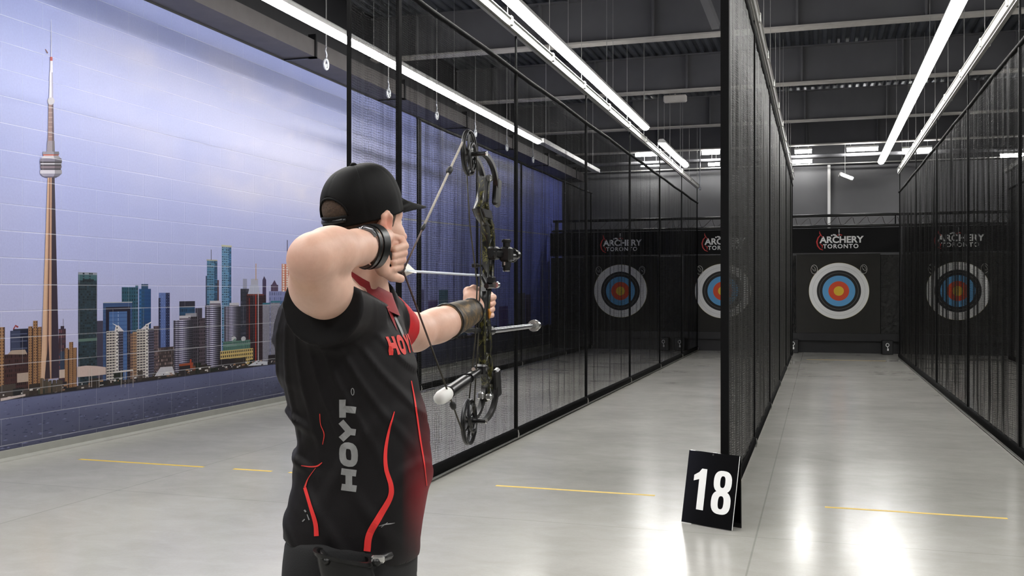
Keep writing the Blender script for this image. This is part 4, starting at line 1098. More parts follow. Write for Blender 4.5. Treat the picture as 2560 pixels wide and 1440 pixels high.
def body():
    B = Field((-0.36, 2.16, 0.86), (0.27, 3.50, 1.82), 0.0032)
    # torso under the shirt
    sl, (X, Y, Z) = B.sl((-0.4, 2.4, .84), (0.05, 2.95, 1.54))
    D = torso_sd(X, Y, Z, -0.024)[0]; B.smin(sl, np.maximum(D, 0.86 - Z), 0.01)
    # neck
    B.cap(P(908, 745, 2.66), H(-.012, 0, -.09), 0.066, 0.056, 0.03)
    B.cap(P(925, 725, 2.60), H(.01, .05, -.08), 0.016, 0.012, 0.03)
    # skull and face
    B.ell(H(-.004, 0, .022), HAX, (.098, .077, .088), 0.01)
    B.ell(H(.042, 0, -.045), HAX, (.064, .060, .082), 0.03)
    B.cap(H(.082, -.012, -.125), H(.082, .012, -.125), .020, .020, .03)
    for s_ in (-1, 1):
        B.chain([H(.075, .018 * s_, -.122), H(.035, .050 * s_, -.103), H(.0, .060 * s_, -.055)], [.02, .018, .018], .025)
        B.cap(H(.085, .012 * s_, .006), H(.074, .045 * s_, .004), .011, .010, .02)         # brow
        B.ell(H(.070, .040 * s_, -.045), HAX, (.022, .020, .020), .02)                    # cheek
        B.ell(H(.104, .032 * s_, -.016), HAX, (.016, .017, .012), .015, sub=True)          # socket
        # ear: rim, lobe, plate
        e0 = .012; so = .077 * s_; ez = -.014
        rim = [H(e0 + .012, so - .004 * s_, -.020 + ez), H(e0 + .010, so + .005 * s_, .004 + ez), H(e0 - .004, so + .011 * s_, .011 + ez), H(e0 - .016, so + .013 * s_, .002 + ez), H(e0 - .018, so + .011 * s_, -.018 + ez), H(e0 - .010, so + .006 * s_, -.038 + ez), H(e0 + .002, so + .002 * s_, -.048 + ez)]
        B.chain(rim, [.0042, .0050, .0056, .0056, .0054, .0060, .0075], .008)
        B.ell(H(e0 - .004, so + .002 * s_, -.018 + ez), [HF, HS, HU], (.019, .008, .030), .010)
        B.ell(H(e0 + .003, so + .014 * s_, -.016 + ez), [HF, HS, HU], (.009, .010, .016), .004, sub=True)
    B.chain([H(.100, 0, .002), H(.112, 0, -.028), H(.124, 0, -.046)], [.008, .009, .012], .012)   # nose
    for s_ in (-1, 1): B.cap(H(.108, .011 * s_, -.050), H(.112, .010 * s_, -.050), .008, .008, .008)
    B.cap(H(.098, -.020, -.082), H(.098, .020, -.082), .007, .007, .01); B.cap(H(.106, -.008, -.080), H(.106, .008, -.080), .007, .007, .008)
    B.cap(H(.097, -.017, -.094), H(.097, .017, -.094), .008, .008, .008)
    # draw arm
    B.chain([SH_R, UA_R, EL_R], [.068, .0615, .0455], .03)
    B.chain([EL_R + np.array([0.01, .0, .008]), FA1, FA2, WR_R], [.044, .0500, .038, .0285], .02)
    B.cap(P(786, 636, 2.28), P(812, 629, 2.31), .045, .048, .015)
    # draw hand: palm, four fingers curled back toward the palm, thumb below; kept clear of the cheek
    keep = B.F.copy(); B.F[:] = .5
    B.chain([FA2, WR_R], [.038, .0285], .02)
    B.chain([WR_R, P(950, 597, 2.535), P(968, 590, 2.565)], [.0285, .023, .0165], .015)
    B.chain([P(944, 628, 2.515), P(955, 652, 2.540)], [.0245, .0200], .015)
    B.chain([P(956, 618, 2.560), P(972, 640, 2.590)], [.013, .008], .008)
    for i in range(4):
        r = (.0098, .0094, .0090, .0082)[i]
        k = P((973, 975, 976, 976)[i], 591 + 17 * i, 2.582); p1 = P((1003, 1007, 1006, 1001)[i], 598 + 19 * i, 2.600)
        p2 = P((1012, 1010, 1007, 1001)[i], 615 + 17.6 * i, 2.578); p3 = P((987, 985, 984, 983)[i], 623 + 16.6 * i, 2.552)
        B.cap(P(956, 604 + 13 * i, 2.555), k, .013, r + .001, .008)
        B.chain([k, p1, p2, p3], [r + .001, r, r, r * .9], .002)
    B.chain([P(942, 648, 2.515), P(956, 674, 2.535), P(980, 690, 2.570), P(1002, 697, 2.592)], [.018, .0145, .0120, .0100], .006)
    B.F = np.minimum(keep, B.F)
    # bow arm
    B.chain([SH_L, UA_L, EL_L, FA_L, WR_L], [.060, .0465, .0425, .041, .0275], .03)
    B.ell(P(1100, 812, 3.08), np.eye(3), (.045, .045, .042), .03)
    # bow hand: palm behind the grip, fingers round the front, thumb
    B.chain([WR_L, P(1187, 762, 3.315), P(1196, 748, 3.345)], [.027, .029, .025], .02)
    B.chain([P(1182, 765, 3.30), P(1178, 744, 3.325)], [.024, .018], .02)
    for i in range(4):
        v0 = 738 + 15.0 * i; r = .0095 - .0004 * i
        B.chain([P(1192, v0 + 2, 3.355), P(1203, v0 - 2, 3.405), P(1226, v0 - 1, 3.425), P(1234 - 1.5 * i, v0 + 5, 3.395), P(1225 - i, v0 + 8, 3.365)], [.013, r + .001, r, r * .95, r * .85], .004)
    B.chain([P(1172, 742, 3.305), P(1170, 729, 3.325), P(1184, 722, 3.355), P(1200, 726, 3.385)], [.017, .0135, .0115, .0095], .008)
    V, Q = B.mesh(); V = relax(V, Q, 1, .35)
    # colours of the skin itself
    n = len(V)
    base = np.array(s2l((216, 178, 158))); pink = np.array(s2l((218, 150, 136))); pale = np.array(s2l((226, 196, 178))); red = np.array(s2l((222, 112, 92)))
    c = np.tile(base, (n, 1))
    def blend(c, p, rad, colr, w=1.0):
        d = np.linalg.norm(V - np.array(p), axis=1); a = (np.clip(1 - d / rad, 0, 1) * w)[:, None]
        return c * (1 - a) + colr * a
    c = blend(c, UA_R, .10, pale, .7); c = blend(c, EL_R, .055, pink, .8); c = blend(c, P(750, 700, 2.28), .05, np.array(s2l((206, 150, 104))), .5)
    c = blend(c, H(.006, .087, -.030), .035, red, .6); c = blend(c, P(1000, 640, 2.62), .06, pink, .9); c = blend(c, P(1000, 692, 2.62), .035, red, .8)
    c = blend(c, P(1200, 750, 3.35), .09, pink, .35); c = blend(c, H(.115, 0, -.05), .04, pink, .7); c = blend(c, H(.1, 0, -.088), .025, red, .7)
    o, W = mesh_obj('body', V, Q, M['skin'], archer, c)
    return o, W, Q
body_o, body_W, body_Q = body()
body_bvh = BVHTree.FromPolygons([tuple(p) for p in body_W], [tuple(int(i) for i in q) for q in body_Q])

def fieldpart(name, lo, hi, h, fn, mat, smooth=1, colfn=None):
    B = Field(lo, hi, h); fn(B)
    V, Q = B.mesh(); V = relax(V, Q, smooth, .4) if smooth else V
    return mesh_obj(name, V, Q, mat, archer, colfn(V) if colfn else None) + (Q,)

# eyes, hair, beard
for s_ in (-1, 1):
    q = to_world(np.array([H(.084, .032 * s_, -.016)]))[0]
    eye = MB().sphere(q, .0118, 12, 8).build('eye', M['eye'], archer, smooth=True)
    MB().sphere(q + Vector(tuple(to_world(HF[None])[0])) * .0062, .0064, 10, 7).build('iris', M['strap_black'], eye, smooth=True)
def hair(B):
    B.ell(H(-.004, 0, .018), HAX, (.1015, .0805, .086), .002)
    B.cap(H(-.045, 0, -.03), H(-.040, 0, -.085), .040, .038, .02)
    for s_ in (-1, 1): B.cap(H(.035, .066 * s_, .01), H(.028, .066 * s_, -.03), .014, .011, .02)
    sl, (X, Y, Z) = B.sl(B.lo, B.lo + B.n * B.h)
    f = (X - HC[0]) * HF[0] + (Y - HC[1]) * HF[1]; z = Z - HC[2]
    s2 = np.abs((X - HC[0]) * HS[0] + (Y - HC[1]) * HS[1])
    cut = np.where(z > -.035, f - .050, f + .010 + (-.035 - z) * .6)
    B.F = np.maximum(B.F, cut.astype(np.float32)); B.F = np.maximum(B.F, (-.095 - z + 0 * f).astype(np.float32))
fieldpart('hair', HC - .16, HC + .16, .0035, hair, M['hair'])
def beard(B):
    B.cap(H(.085, -.013, -.127), H(.085, .013, -.127), .0215, .0215, .03)
    for s_ in (-1, 1): B.chain([H(.077, .020 * s_, -.122), H(.037, .052 * s_, -.103), H(.004, .0615 * s_, -.060)], [.0215, .0195, .0195], .025)
    B.ell(H(.045, 0, -.075), HAX, (.0625, .0585, .066), .02)
    sl, (X, Y, Z) = B.sl(B.lo, B.lo + B.n * B.h)
    f = (X - HC[0]) * HF[0] + (Y - HC[1]) * HF[1]; z = Z - HC[2]; s2 = (X - HC[0]) * HS[0] + (Y - HC[1]) * HS[1]
    B.F = np.maximum(B.F, (z + .072 - np.clip(.06 - f, 0, .07) * .5).astype(np.float32))
    B.F = np.maximum(B.F, (.016 - np.sqrt((z + .088) ** 2 + (s2 / 1.6) ** 2 + 0 * f)).astype(np.float32) * (f > .05) - 1e3 * (f <= .05))
fieldpart('beard', HC - .16, HC + .14, .0035, beard, M['beard'])

# shirt
HEM = lambda X: .884 - .17 * (X + .157)
def shirt(B):
    sl, (X, Y, Z) = B.sl(B.lo, B.lo + B.n * B.h)
    D, x, y, v = torso_sd(X, Y, Z)
    # folds of the cloth: sweeping from the raised arm, gathered at the small of the back
    rg = lambda q, p=3: np.maximum(0, np.sin(q)) ** p
    wr = np.zeros_like(D)
    # back edge gathers
    wr += .014 * np.exp(-((v - 1075) / 110) ** 2) * np.clip(-x / .10, 0, 1) ** 2 * rg(Z * 62 + x * 26 + y * 6, 2)
    # long pulls fanning down from the raised arm
    fan = np.arctan2(x + .02, (1.62 - Z))
    wr += .0065 * np.exp(-((v - 960) / 190) ** 2) * rg(fan * 46 + 2.5 * np.sin(y * 9) + 1.2 * np.sin(Z * 11), 2)
    # folds of the loose lower half, slanting
    wr += .0060 * np.exp(-((v - 1130) / 130) ** 2) * rg(x * 44 - Z * 30 + 2.4 * np.sin(Z * 8 + y * 7), 2)
    wr += .0050 * np.exp(-((v - 1290) / 110) ** 2) * rg(x * 50 + Z * 22 + 2 * np.sin(Z * 14 + y * 8), 2)
    wr += .004 * np.exp(-((v - 840) / 60) ** 2) * np.clip(-x / .12, 0, 1) * rg(Z * 80 - x * 30, 2)
    wr -= .0022
    D = D - wr
    B.F = D.astype(np.float32)
    # right shoulder and hanging sleeve opening
    B.cap(P(905, 738, 2.60), P(858, 762, 2.55), .062, .082, .04)
    B.cone(P(862, 775, 2.58), P(806, 762, 2.405), .094, .0915, .03)
    # yoke of the shirt toward the left shoulder, left sleeve
    B.cap(P(930, 752, 2.71), P(968, 806, 2.83), .055, .063, .04)
    B.cone(P(962, 803, 2.80), P(1001, 822, 2.885), .066, .0575, .02)
    # open round the neck
    p0, p1 = P(902, 700, 2.66), P(915, 660, 2.66)
    cutz = 1.530 - .62 * np.maximum(X + .173, 0) + .12 * np.minimum(X + .173, 0)
    cutz = cutz + 3.0 * np.maximum((X + .1317) * .342 + (Y - 2.66) * .94 - .055, 0)
    B.F = np.maximum(B.F, (Z - cutz + 0 * B.F).astype(np.float32))
    hem = HEM(X) + .003 * np.sin(X * 40) - Z
    B.F = np.maximum(B.F, hem.astype(np.float32) + 0 * B.F)
def shirt_col(V):
    n = len(V); blk = np.array(s2l((15, 12, 14))); redd = np.array(s2l((190, 30, 36))); dr = np.array(s2l((120, 16, 28)))
    c = np.tile(blk, (n, 1))
    v = PY - (V[:, 2] - CH) * FPX / V[:, 1]; u = PX + V[:, 0] * FPX / V[:, 1]
    def mixc(c, a, k): a = np.clip(a, 0, 1)[:, None]; return c * (1 - a) + k * a
    # red fade low on the belly, printed
    d, x, y, vv = torso_sd(V[:, 0], V[:, 1], V[:, 2])
    c = mixc(c, np.exp(-((v - 1240) / 100) ** 2) * np.clip((u - 1004) / 50, 0, 1) * .85, dr)
    c = mixc(c, np.clip((u - 1035) / 40, 0, 1) * .35 * (v > 980), dr)
    # left sleeve red
    q = V - SH_L; ax = UA_L - SH_L; t = q @ ax / (ax @ ax)
    ys = (V[:, 0] + .1317) * .342 + (V[:, 1] - 2.66) * .94
    c = mixc(c, ((ys > .148) & (V[:, 2] > 1.345)).astype(float) * .95, redd)
    c = mixc(c, (np.linalg.norm(V - P(800, 750, 2.40), axis=1) < .095).astype(float) * .6, np.array(s2l((9, 9, 10))))
    return c
shirt_o, shirt_W, shirt_Q = fieldpart('shirt', (-.40, 2.34, .82), (.06, 2.98, 1.60), .005, shirt, M['shirt'], 1, shirt_col)
shirt_bvh = BVHTree.FromPolygons([tuple(p) for p in shirt_W], [tuple(int(i) for i in q) for q in shirt_Q])
CAMP = Vector((0, 0, CH))
def hit(u, v, off=.0016):
    d = (pt(u, v, 1.0) - CAMP).normalized()
    p, nn, i, dist = shirt_bvh.ray_cast(CAMP, d)
    if p is None or dist > 3.2: return None
    if nn.dot(d) > 0: nn = -nn
    return p + nn * off
def hit_front(a, b, off=.0016):
    """a, b in millimetres across the chest and up; found from straight in front of the archer"""
    o3 = np.array([-.17, 2.66, 0]) + np.array([CX[0], CX[1], 0]) * .5 + np.array([SX[0], SX[1], 0]) * a / 1000 + np.array([0, 0, CH - b / 1000])
    o = Vector(tuple(to_world(o3[None])[0])); d = Vector(tuple(to_world(-np.array([[CX[0], CX[1], 0]]))[0])).normalized()
    p, nn, i, dist = shirt_bvh.ray_cast(o, d)
    if p is None: return None
    if nn.dot(d) > 0: nn = -nn
    return p + nn * off
HIT = [hit]
def strip(mb, pts, ws, sub=6, wn=2, closed=False):
    """print band on the shirt: polyline with widths in photo pixels laid on the cloth"""
    P_ = [np.array(p, float) for p in pts]; n = len(P_)
    dense = []
    segs = n if closed else n - 1
    for i in range(segs):
        p1, p2 = P_[i], P_[(i + 1) % n]; p0 = P_[i - 1] if (i > 0 or closed) else 2 * p1 - p2; p3 = P_[(i + 2) % n] if (i + 2 < n or closed) else 2 * p2 - p1
        w1 = ws[i]; w2 = ws[(i + 1) % n]
        for k in range(sub):
            t = k / sub
            dense.append((0.5 * ((2 * p1) + (-p0 + p2) * t + (2 * p0 - 5 * p1 + 4 * p2 - p3) * t * t + (-p0 + 3 * p1 - 3 * p2 + p3) * t ** 3) if sub > 4 else p1 + (p2 - p1) * t, w1 + (w2 - w1) * t))
    if not closed: dense.append((P_[-1], ws[-1]))
    N = len(dense); rows = []
    for i in range(N):
        a = dense[(i - 1) % N][0] if (closed or i) else dense[0][0]; b = dense[(i + 1) % N][0] if (closed or i < N - 1) else dense[-1][0]
        t = (b - a) / (np.linalg.norm(b - a) + 1e-9); nn = np.array([-t[1], t[0]])
        rows.append([HIT[0](*(dense[i][0] + nn * dense[i][1] * (k / wn - .5))) for k in range(wn + 1)])
    for i in range(N if closed else N - 1):
        j = (i + 1) % N
        for k in range(wn):
            q = [rows[i][k], rows[i][k + 1], rows[j][k + 1], rows[j][k]]
            if any(x is None for x in q): continue
            if max((q[a] - q[(a + 1) % 4]).length for a in range(4)) > .05: continue
            mb.add(q, [(0, 1, 2, 3)])
mb = MB(); strip(mb, [(985, 1029), (971, 1080), (963, 1132), (965, 1173), (977, 1214), (974, 1245), (948, 1291), (923, 1337), (917, 1378)], [2, 6, 9, 10, 12, 13, 16, 17, 17], 8)
mb.build('side_stripe', M['red_stripe'], shirt_o)
mb = MB(); strip(mb, [(1027, 952), (1037, 1008), (1050, 1101), (1060, 1162), (1066, 1214)], [2, 4, 4, 3, 1.5], 8); mb.build('front_stripe', M['red_stripe'], shirt_o)
mb = MB(); strip(mb, [(763, 1219), (775, 1260), (789, 1306), (792, 1340)], [8, 8, 11, 12], 8); mb.build('back_stripe', M['red_stripe'], shirt_o)
mb = MB(); strip(mb, [(800, 1034), (802, 1060), (811, 1085), (807, 1111)], [2, 2, 2.5, 1.5], 6); strip(mb, [(754, 1164), (775, 1167), (794, 1165), (806, 1156)], [1.5, 3, 4, 2], 6); strip(mb, [(763, 1219), (772, 1195), (790, 1170)], [5, 2, 1], 6); mb.build('thin_stripe', M['red_letter'], shirt_o)
# vertical lettering: x of the letters runs up the shirt
def lettering(name, org, ex, ey, mat, letters, th):
    mb = MB()
    def g(x, y): return (org[0] + ex[0] * x + ey[0] * y, org[1] + ex[1] * x + ey[1] * y)
    for ch, x0, w in letters:
        if ch == 'H':
            for a, b in (((x0, 0), (x0, 1)), ((x0 + w, 0), (x0 + w, 1)), ((x0, .5), (x0 + w, .5))): strip(mb, [g(*a), g(*b)], [th, th], 4)
        if ch == 'O':
            pts = [(x0 + w / 2 + (w / 2) * math.copysign(abs(math.cos(a)) ** .7, math.cos(a)), .5 + .40 * math.copysign(abs(math.sin(a)) ** .7, math.sin(a))) for a in np.linspace(0, 2 * PI, 17)[:-1]]
            strip(mb, [g(*p) for p in pts], [th] * 16, 2, closed=True)
        if ch == 'Y':
            for a, b in (((x0, 1), (x0 + w / 2, .42)), ((x0 + w, 1), (x0 + w / 2, .42)), ((x0 + w / 2, .5), (x0 + w / 2, 0))): strip(mb, [g(*a), g(*b)], [th, th], 4)
        if ch == 'T':
            for a, b in (((x0 + w / 2, 0), (x0 + w / 2, .9)), ((x0 - w * .1, .88), (x0 + w * 1.1, .88))): strip(mb, [g(*a), g(*b)], [th, th], 4)
        if ch == '.':
            strip(mb, [g(x0 + .04 * math.cos(a), .2 + .10 * math.sin(a)) for a in np.linspace(0, 2 * PI, 9)[:-1]], [2] * 8, 2, closed=True)
    return mb.build(name, mat, shirt_o)
lettering('side_lettering', (891, 1222), (-2, -222), (-37, -5), M['grey_letter'], [('H', .0, .175), ('O', .275, .20), ('Y', .535, .20), ('T', .80, .17), ('.', 1.09, .1)], 16.5)
HIT[0] = hit_front
lettering('chest_lettering', (-84, 148), (176, 0), (0, -42), M['red_letter'], [('H', .05, .15), ('O', .31, .16), ('Y', .57, .17), ('T', .82, .15)], 13)
HIT[0] = hit
mb = MB(); strip(mb, [(946, 1315), (962, 1311), (975, 1309), (986, 1307)], [1, 3, 3, 1], 5); strip(mb, [(952, 1318), (968, 1306)], [1.5, 1.5], 4)
strip(mb, [(757, 1304), (763, 1298)], [3, 3], 3); strip(mb, [(769, 1286), (774, 1300)], [2, 3], 3); strip(mb, [(762, 1275), (766, 1280)], [4, 4], 3)
mb.build('small_print', M['grey_letter'], shirt_o)
mb = MB(); strip(mb, [(986, 792), (1000, 822), (1008, 842)], [5, 6, 5], 5); mb.build('placket_print', M['grey_letter'], shirt_o)

# collar: standing band round the neck, lower at the front
mb = MB(); n = 48
for j, (gr, dz) in enumerate(((.092, -.026), (.084, -.010), (.076, .006), (.071, .018), (.067, .018), (.066, -.02))):
    for i in range(n):
        a = 2 * PI * i / n
        da, dd = gr * math.cos(a) * 0.94, gr * math.sin(a)
        c = P(911, 716, 2.655)
        q = np.array([c[0] + da, c[1] + dd, c[2] + dz - .52 * da + .10 * max(0, -da)])
        mb.v.append(tuple(to_world(q[None])[0]))
for j in range(5):
    for i in range(n):
        k = (i + 1) % n; mb.f.append((j * n + i, j * n + k, (j + 1) * n + k, (j + 1) * n + i)); mb.m.append(0)
tag(mb.build('collar', M['red_cloth'], shirt_o, smooth=True), 'dark red collar')
mb = MB(); strip(mb, [(968, 752), (974, 778), (984, 806), (992, 826)], [16, 9, 5, 1], 6)
mb.build('placket', M['red_cloth'], shirt_o)

# trousers and shoes
hipR = np.array([-.155, 2.66]) - SX * .09; hipL = np.array([-.155, 2.66]) + SX * .09
def pants(B):
    sl, (X, Y, Z) = B.sl((-.42, 2.35, .72), (.1, 3.0, .93))
    D = torso_sd(X, Y, Z, -.008)[0]
    B.smin(sl, np.maximum(D, Z - .905), .01)
    for c, s_, ft in ((hipR, -1, np.array([-.205, 2.47])), (hipL, 1, np.array([-.075, 2.90]))):
        kn = (c + ft) / 2 + CX * .02
        B.chain([(c[0], c[1], .86), (kn[0], kn[1], .50), (ft[0], ft[1], .07)], [.105, .075, .060], .05)
        B.cap((c[0] - .02, c[1], .82), (kn[0], kn[1], .52), .10, .075, .05)
    sl, (X, Y, Z) = B.sl(B.lo, B.lo + B.n * B.h)
    B.F = np.maximum(B.F, (.055 - Z + 0 * B.F).astype(np.float32)); B.F = B.F - (.0025 * np.sin(Z * 60 + X * 30) * (Z < .8)).astype(np.float32)
fieldpart('trousers', (-.42, 2.33, .03), (.10, 3.04, .93), .008, pants, M['pants'])
for ft in (np.array([-.205, 2.47]), np.array([-.075, 2.90])):
    def shoe(B, ft=ft):
        h, t_ = ft - CX * .05, ft + CX * .17
        B.chain([(h[0], h[1], .045), ((h[0] + t_[0]) / 2, (h[1] + t_[1]) / 2, .045), (t_[0], t_[1], .036)], [.042, .046, .036], .02)
        B.cap((ft[0], ft[1], .05), (ft[0], ft[1], .10), .045, .048, .02)
        sl, (X, Y, Z) = B.sl(B.lo, B.lo + B.n * B.h); B.F = np.maximum(B.F, (.001 - Z + 0 * B.F).astype(np.float32))
    fieldpart('shoe', (ft[0] - .14, ft[1] - .15, -.02), (ft[0] + .25, ft[1] + .15, .17), .006, shoe, M['shoe'])

# belt pouch on the right hip
mb = MB(); n = 24; c = P(868, 1432, 2.455)
for j, (z, ra, rb_) in enumerate(((-.16, .045, .025), (-.11, .058, .035), (-.02, .064, .038), (.028, .062, .036), (.032, .066, .040), (.040, .066, .040), (.040, .058, .032), (-.02, .055, .03))):
    for i in range(n):
        a = 2 * PI * i / n
        sx_ = math.copysign(abs(math.cos(a)) ** .6, math.cos(a)); sy_ = math.copysign(abs(math.sin(a)) ** .6, math.sin(a))
        q = np.array([c[0] + ra * sx_ - .25 * z, c[1] + rb_ * sy_, c[2] + z - .05 * sx_ * ra * 4])
        mb.v.append(tuple(to_world(q[None])[0]))
for j in range(7):
    for i in range(n):
        k = (i + 1) % n; mb.f.append((j * n + i, j * n + k, (j + 1) * n + k, (j + 1) * n + i)); mb.m.append(0)
mb.f.append(tuple(range(n))[::-1]); mb.m.append(0); mb.f.append(tuple(range(7 * n, 8 * n))); mb.m.append(0)
pouch = mb.build('belt_pouch', M['leather'], archer, smooth='auto')
MB().tube([PW(800, 1375, 2.50), PW(808, 1392, 2.44), PW(818, 1406, 2.415)], .008, 6).build('belt_loop', M['leather'], pouch, smooth=True)
MB().tube([PW(938, 1408, 2.42), PW(955, 1395, 2.45), PW(975, 1388, 2.50)], .009, 6).build('belt_loop', M['leather'], pouch, smooth=True)
MB().cbox(PW(945, 1398, 2.43), (.03, .012, .018), bev=.004, M=Matrix.Rotation(TH, 3, 'Z')).build('buckle', M['chrome'], pouch)

# ---------------- cap
CP = math.radians(15); CY = math.radians(45)         # front raised
KF = np.array([math.sin(CY), math.cos(CY), 0.0]); HS_ = np.array([math.cos(CY), -math.sin(CY), 0.0])
CF = KF * math.cos(CP) + HU * math.sin(CP); CU = HU * math.cos(CP) - KF * math.sin(CP)
CC = HC + HU * .009 + HF * .001
def C(f, s, z): return to_world((CC + CF * f + HS_ * s + CU * z)[None])[0]
RF, RS, RU = .1075, .0865, .108
cap_root = None
mb = MB(); nf, ne = 112, 34
def crown(ph, t):
    """t 0 at the rim, 1 at the top"""
    if t < .22:
        q = t / .22; z = -.022 + .032 * q; k = 1.0 + .005 * (1 - q)
    else:
        e = (t - .22) / .78 * PI / 2; z = .010 + (RU - .010) * math.sin(e) ** 1.0; k = max(0.0, math.cos(e)) ** .80
    f = RF * k * math.cos(ph); s_ = RS * k * math.sin(ph)
    if math.cos(ph) > 0 and t >= .22: z += .006 * math.cos(ph) * math.sin((t - .22) / .78 * PI)
    seam = min(abs(((ph / (PI / 3)) % 1) - .0), abs(((ph / (PI / 3)) % 1) - 1)) * (PI / 3) * RF * k
    g = 1 - .010 * math.exp(-(seam / .004) ** 2)
    return f * g, s_ * g, z
vi = {}
for j in range(ne):
    for i in range(nf):
        vi[(i, j)] = len(mb.v); mb.v.append(tuple(C(*crown(2 * PI * i / nf, j / (ne - 1)))))
def hole(i, j):
    ph = 2 * PI * (i + .5) / nf; f, s_, z = crown(ph, (j + .5) / (ne - 1))
    return math.cos(ph) < 0 and (s_ / .047) ** 2 + ((z - .003) / .044) ** 2 < 1 and z > .003
for j in range(ne - 1):
    for i in range(nf):
        if hole(i, j): continue
        mb.f.append((vi[(i, j)], vi[((i + 1) % nf, j)], vi[((i + 1) % nf, j + 1)], vi[(i, j + 1)])); mb.m.append(0)
cap_o = mb.build('cap', M['cap'], archer, smooth=True)
sm = cap_o.modifiers.new('Solidify', 'SOLIDIFY'); sm.thickness = .003; sm.offset = 0
for k in range(3):
    for sgn in (0, PI):
        ph = k * PI / 3 + sgn + PI / 6 * 0
        if abs(ph - PI) < .1: pts = [C(*[x * 1.006 for x in crown(ph, t)]) for t in np.linspace(.62, .99, 8)]
        else: pts = [C(*[x * 1.006 for x in crown(ph, t)]) for t in np.linspace(.23, .99, 14)]
        MB().tube([Vector(p) for p in pts], .0012, 5).build('seam', M['cap_seam'], cap_o, smooth=True)
MB().sphere(C(0, 0, RU + .002), (.009, .009, .006), 12, 7).build('button', M['cap'], cap_o, smooth=True)
arch = [C(*[x * 1.004 for x in (-math.sqrt(max(0, 1 - (.048 * math.cos(a) / RS) ** 2 - (max(0, .045 * math.sin(a)) / .125) ** 2)) * RF * 1.0, .048 * math.cos(a), .003 + .045 * math.sin(a))]) for a in np.linspace(0, PI, 15)]
MB().tube([Vector(p) for p in arch], .003, 6).build('opening_trim', M['cap'], cap_o, smooth=True)
# snap strap ridge
pts = [Vector(C(*[x * 1.008 for x in crown(PI + a, .11)])) for a in np.linspace(-.5, .5, 9)]
MB().tube(pts, .0075, 6, flat=(Vector(tuple(to_world(KF[None])[0])), .2)).build('snap_strap', M['strap_black'], cap_o, smooth=True)
# bill
mb = MB(); nb, nr = 24, 7
for lay in (0, 1):
    for j in range(nr + 1):
        for i in range(nb + 1):
            ph = (i / nb - .5) * 2 * math.radians(46)
            f0, s0, z0 = crown(ph, .06)
            ext = .088 * (max(0.0, 1 - abs(ph / math.radians(46)) ** 3.2)) ** .5
            t = j / nr
            f = f0 * .985 + ext * t; s_ = s0 * .99 + s0 * .10 * t * (1 if ext > .01 else 0)
            z = z0 - .004 * lay + .004 + .036 * abs(ph) ** 1.5 * (1 - .5 * t) - .026 * t
            mb.v.append(tuple(C(f, s_, z)))
N1 = (nr + 1) * (nb + 1)
for j in range(nr):
    for i in range(nb):
        q = j * (nb + 1) + i; mb.f.append((q, q + nb + 1, q + nb + 2, q + 1)); mb.m.append(0); q += N1; mb.f.append((q, q + 1, q + nb + 2, q + nb + 1)); mb.m.append(0)
for i in range(nb):
    q = nr * (nb + 1) + i; mb.f.append((q, q + N1, q + N1 + 1, q + 1)); mb.m.append(0)
for i in (0, nb):
    for j in range(nr): q = j * (nb + 1) + i; mb.f.append((q, q + nb + 1, q + nb + 1 + N1, q + N1)); mb.m.append(0)
mb.build('bill', M['cap'], cap_o, smooth='auto')
q = Vector(C(RF * .93, 0, .055))
MB().sphere(q, (.012, .012, .02), 10, 6).build('badge', M['cap_seam'], cap_o, smooth=True)

# armguard on the bow arm
g0, g1 = FA_L + (EL_L - FA_L) * .0, WR_L + (WR_L - FA_L) * .03
mb = MB(); gp = [Vector(tuple(to_world(x[None])[0])) for x in (FA_L + (EL_L - FA_L) * .22, FA_L * .5 + WR_L * .5, g1)]
mb.tube(gp, [.0500, .0455, .0370], 24)
mb.build('armguard', M['guard'], archer, smooth='auto')
pts = [Vector(tuple(to_world((FA_L * .62 + WR_L * .38)[None])[0]))]
ax = (gp[2] - gp[0]).normalized(); e1 = ax.orthogonal().normalized(); e2 = ax.cross(e1)
for t, r_ in ((.04, .050), (.96, .0385)):
    c = gp[0] + (gp[2] - gp[0]) * t
    MB().tube([c + (e1 * math.cos(a) + e2 * math.sin(a)) * r_ for a in np.linspace(0, 2 * PI, 25)[:-1]], .0035, 6, closed=True).build('armguard_strap', M['strap_black'], archer, smooth=True)

# ---------------- release aid strapped round the draw wrist
rel = empty('release_aid', PW(932, 615, 2.50), 'black wrist-strap release aid buckled round the archer\'s draw wrist', 'release aid')
wa = Vector(tuple(to_world((WR_R - FA2)[None])[0])).normalized(); e1 = (Vector((0, 0, 1)) - wa * wa.z).normalized(); e2 = wa.cross(e1)
for k, (t, r_, w_) in enumerate(((-.018, .044, .006), (.010, .0455, .0145))):
    c = PW(923, 617, 2.485) + wa * t
    pts = [c + e1 * math.cos(a) * r_ * 1.05 + e2 * math.sin(a) * r_ * .86 + wa * (.006 * math.sin(2 * a)) for a in np.linspace(0, 2 * PI, 33)[:-1]]
    # flat band: ring of quads with width along the forearm
    mb = MB(); n = len(pts)
    for q in pts:
        o_ = (q - c); o_ = (o_ - wa * o_.dot(wa)).normalized()
        for dw, dr in ((-w_, 0), (w_, 0), (w_, .004), (-w_, .004)): mb.v.append(tuple(q + wa * dw + o_ * dr))
    for i in range(n):
        j = (i + 1) % n
        for a_ in range(4):
            b_ = (a_ + 1) % 4; mb.f.append((i * 4 + a_, j * 4 + a_, j * 4 + b_, i * 4 + b_)); mb.m.append(0)
    mb.build('wrist_strap', M['strap_black'], rel, smooth='auto')
MB().tube([PW(896, 577, 2.43), PW(911, 570, 2.43), PW(928, 576, 2.44), PW(938, 592, 2.44)], .006, 8).build('buckle', M['carbon'], rel, smooth=True)
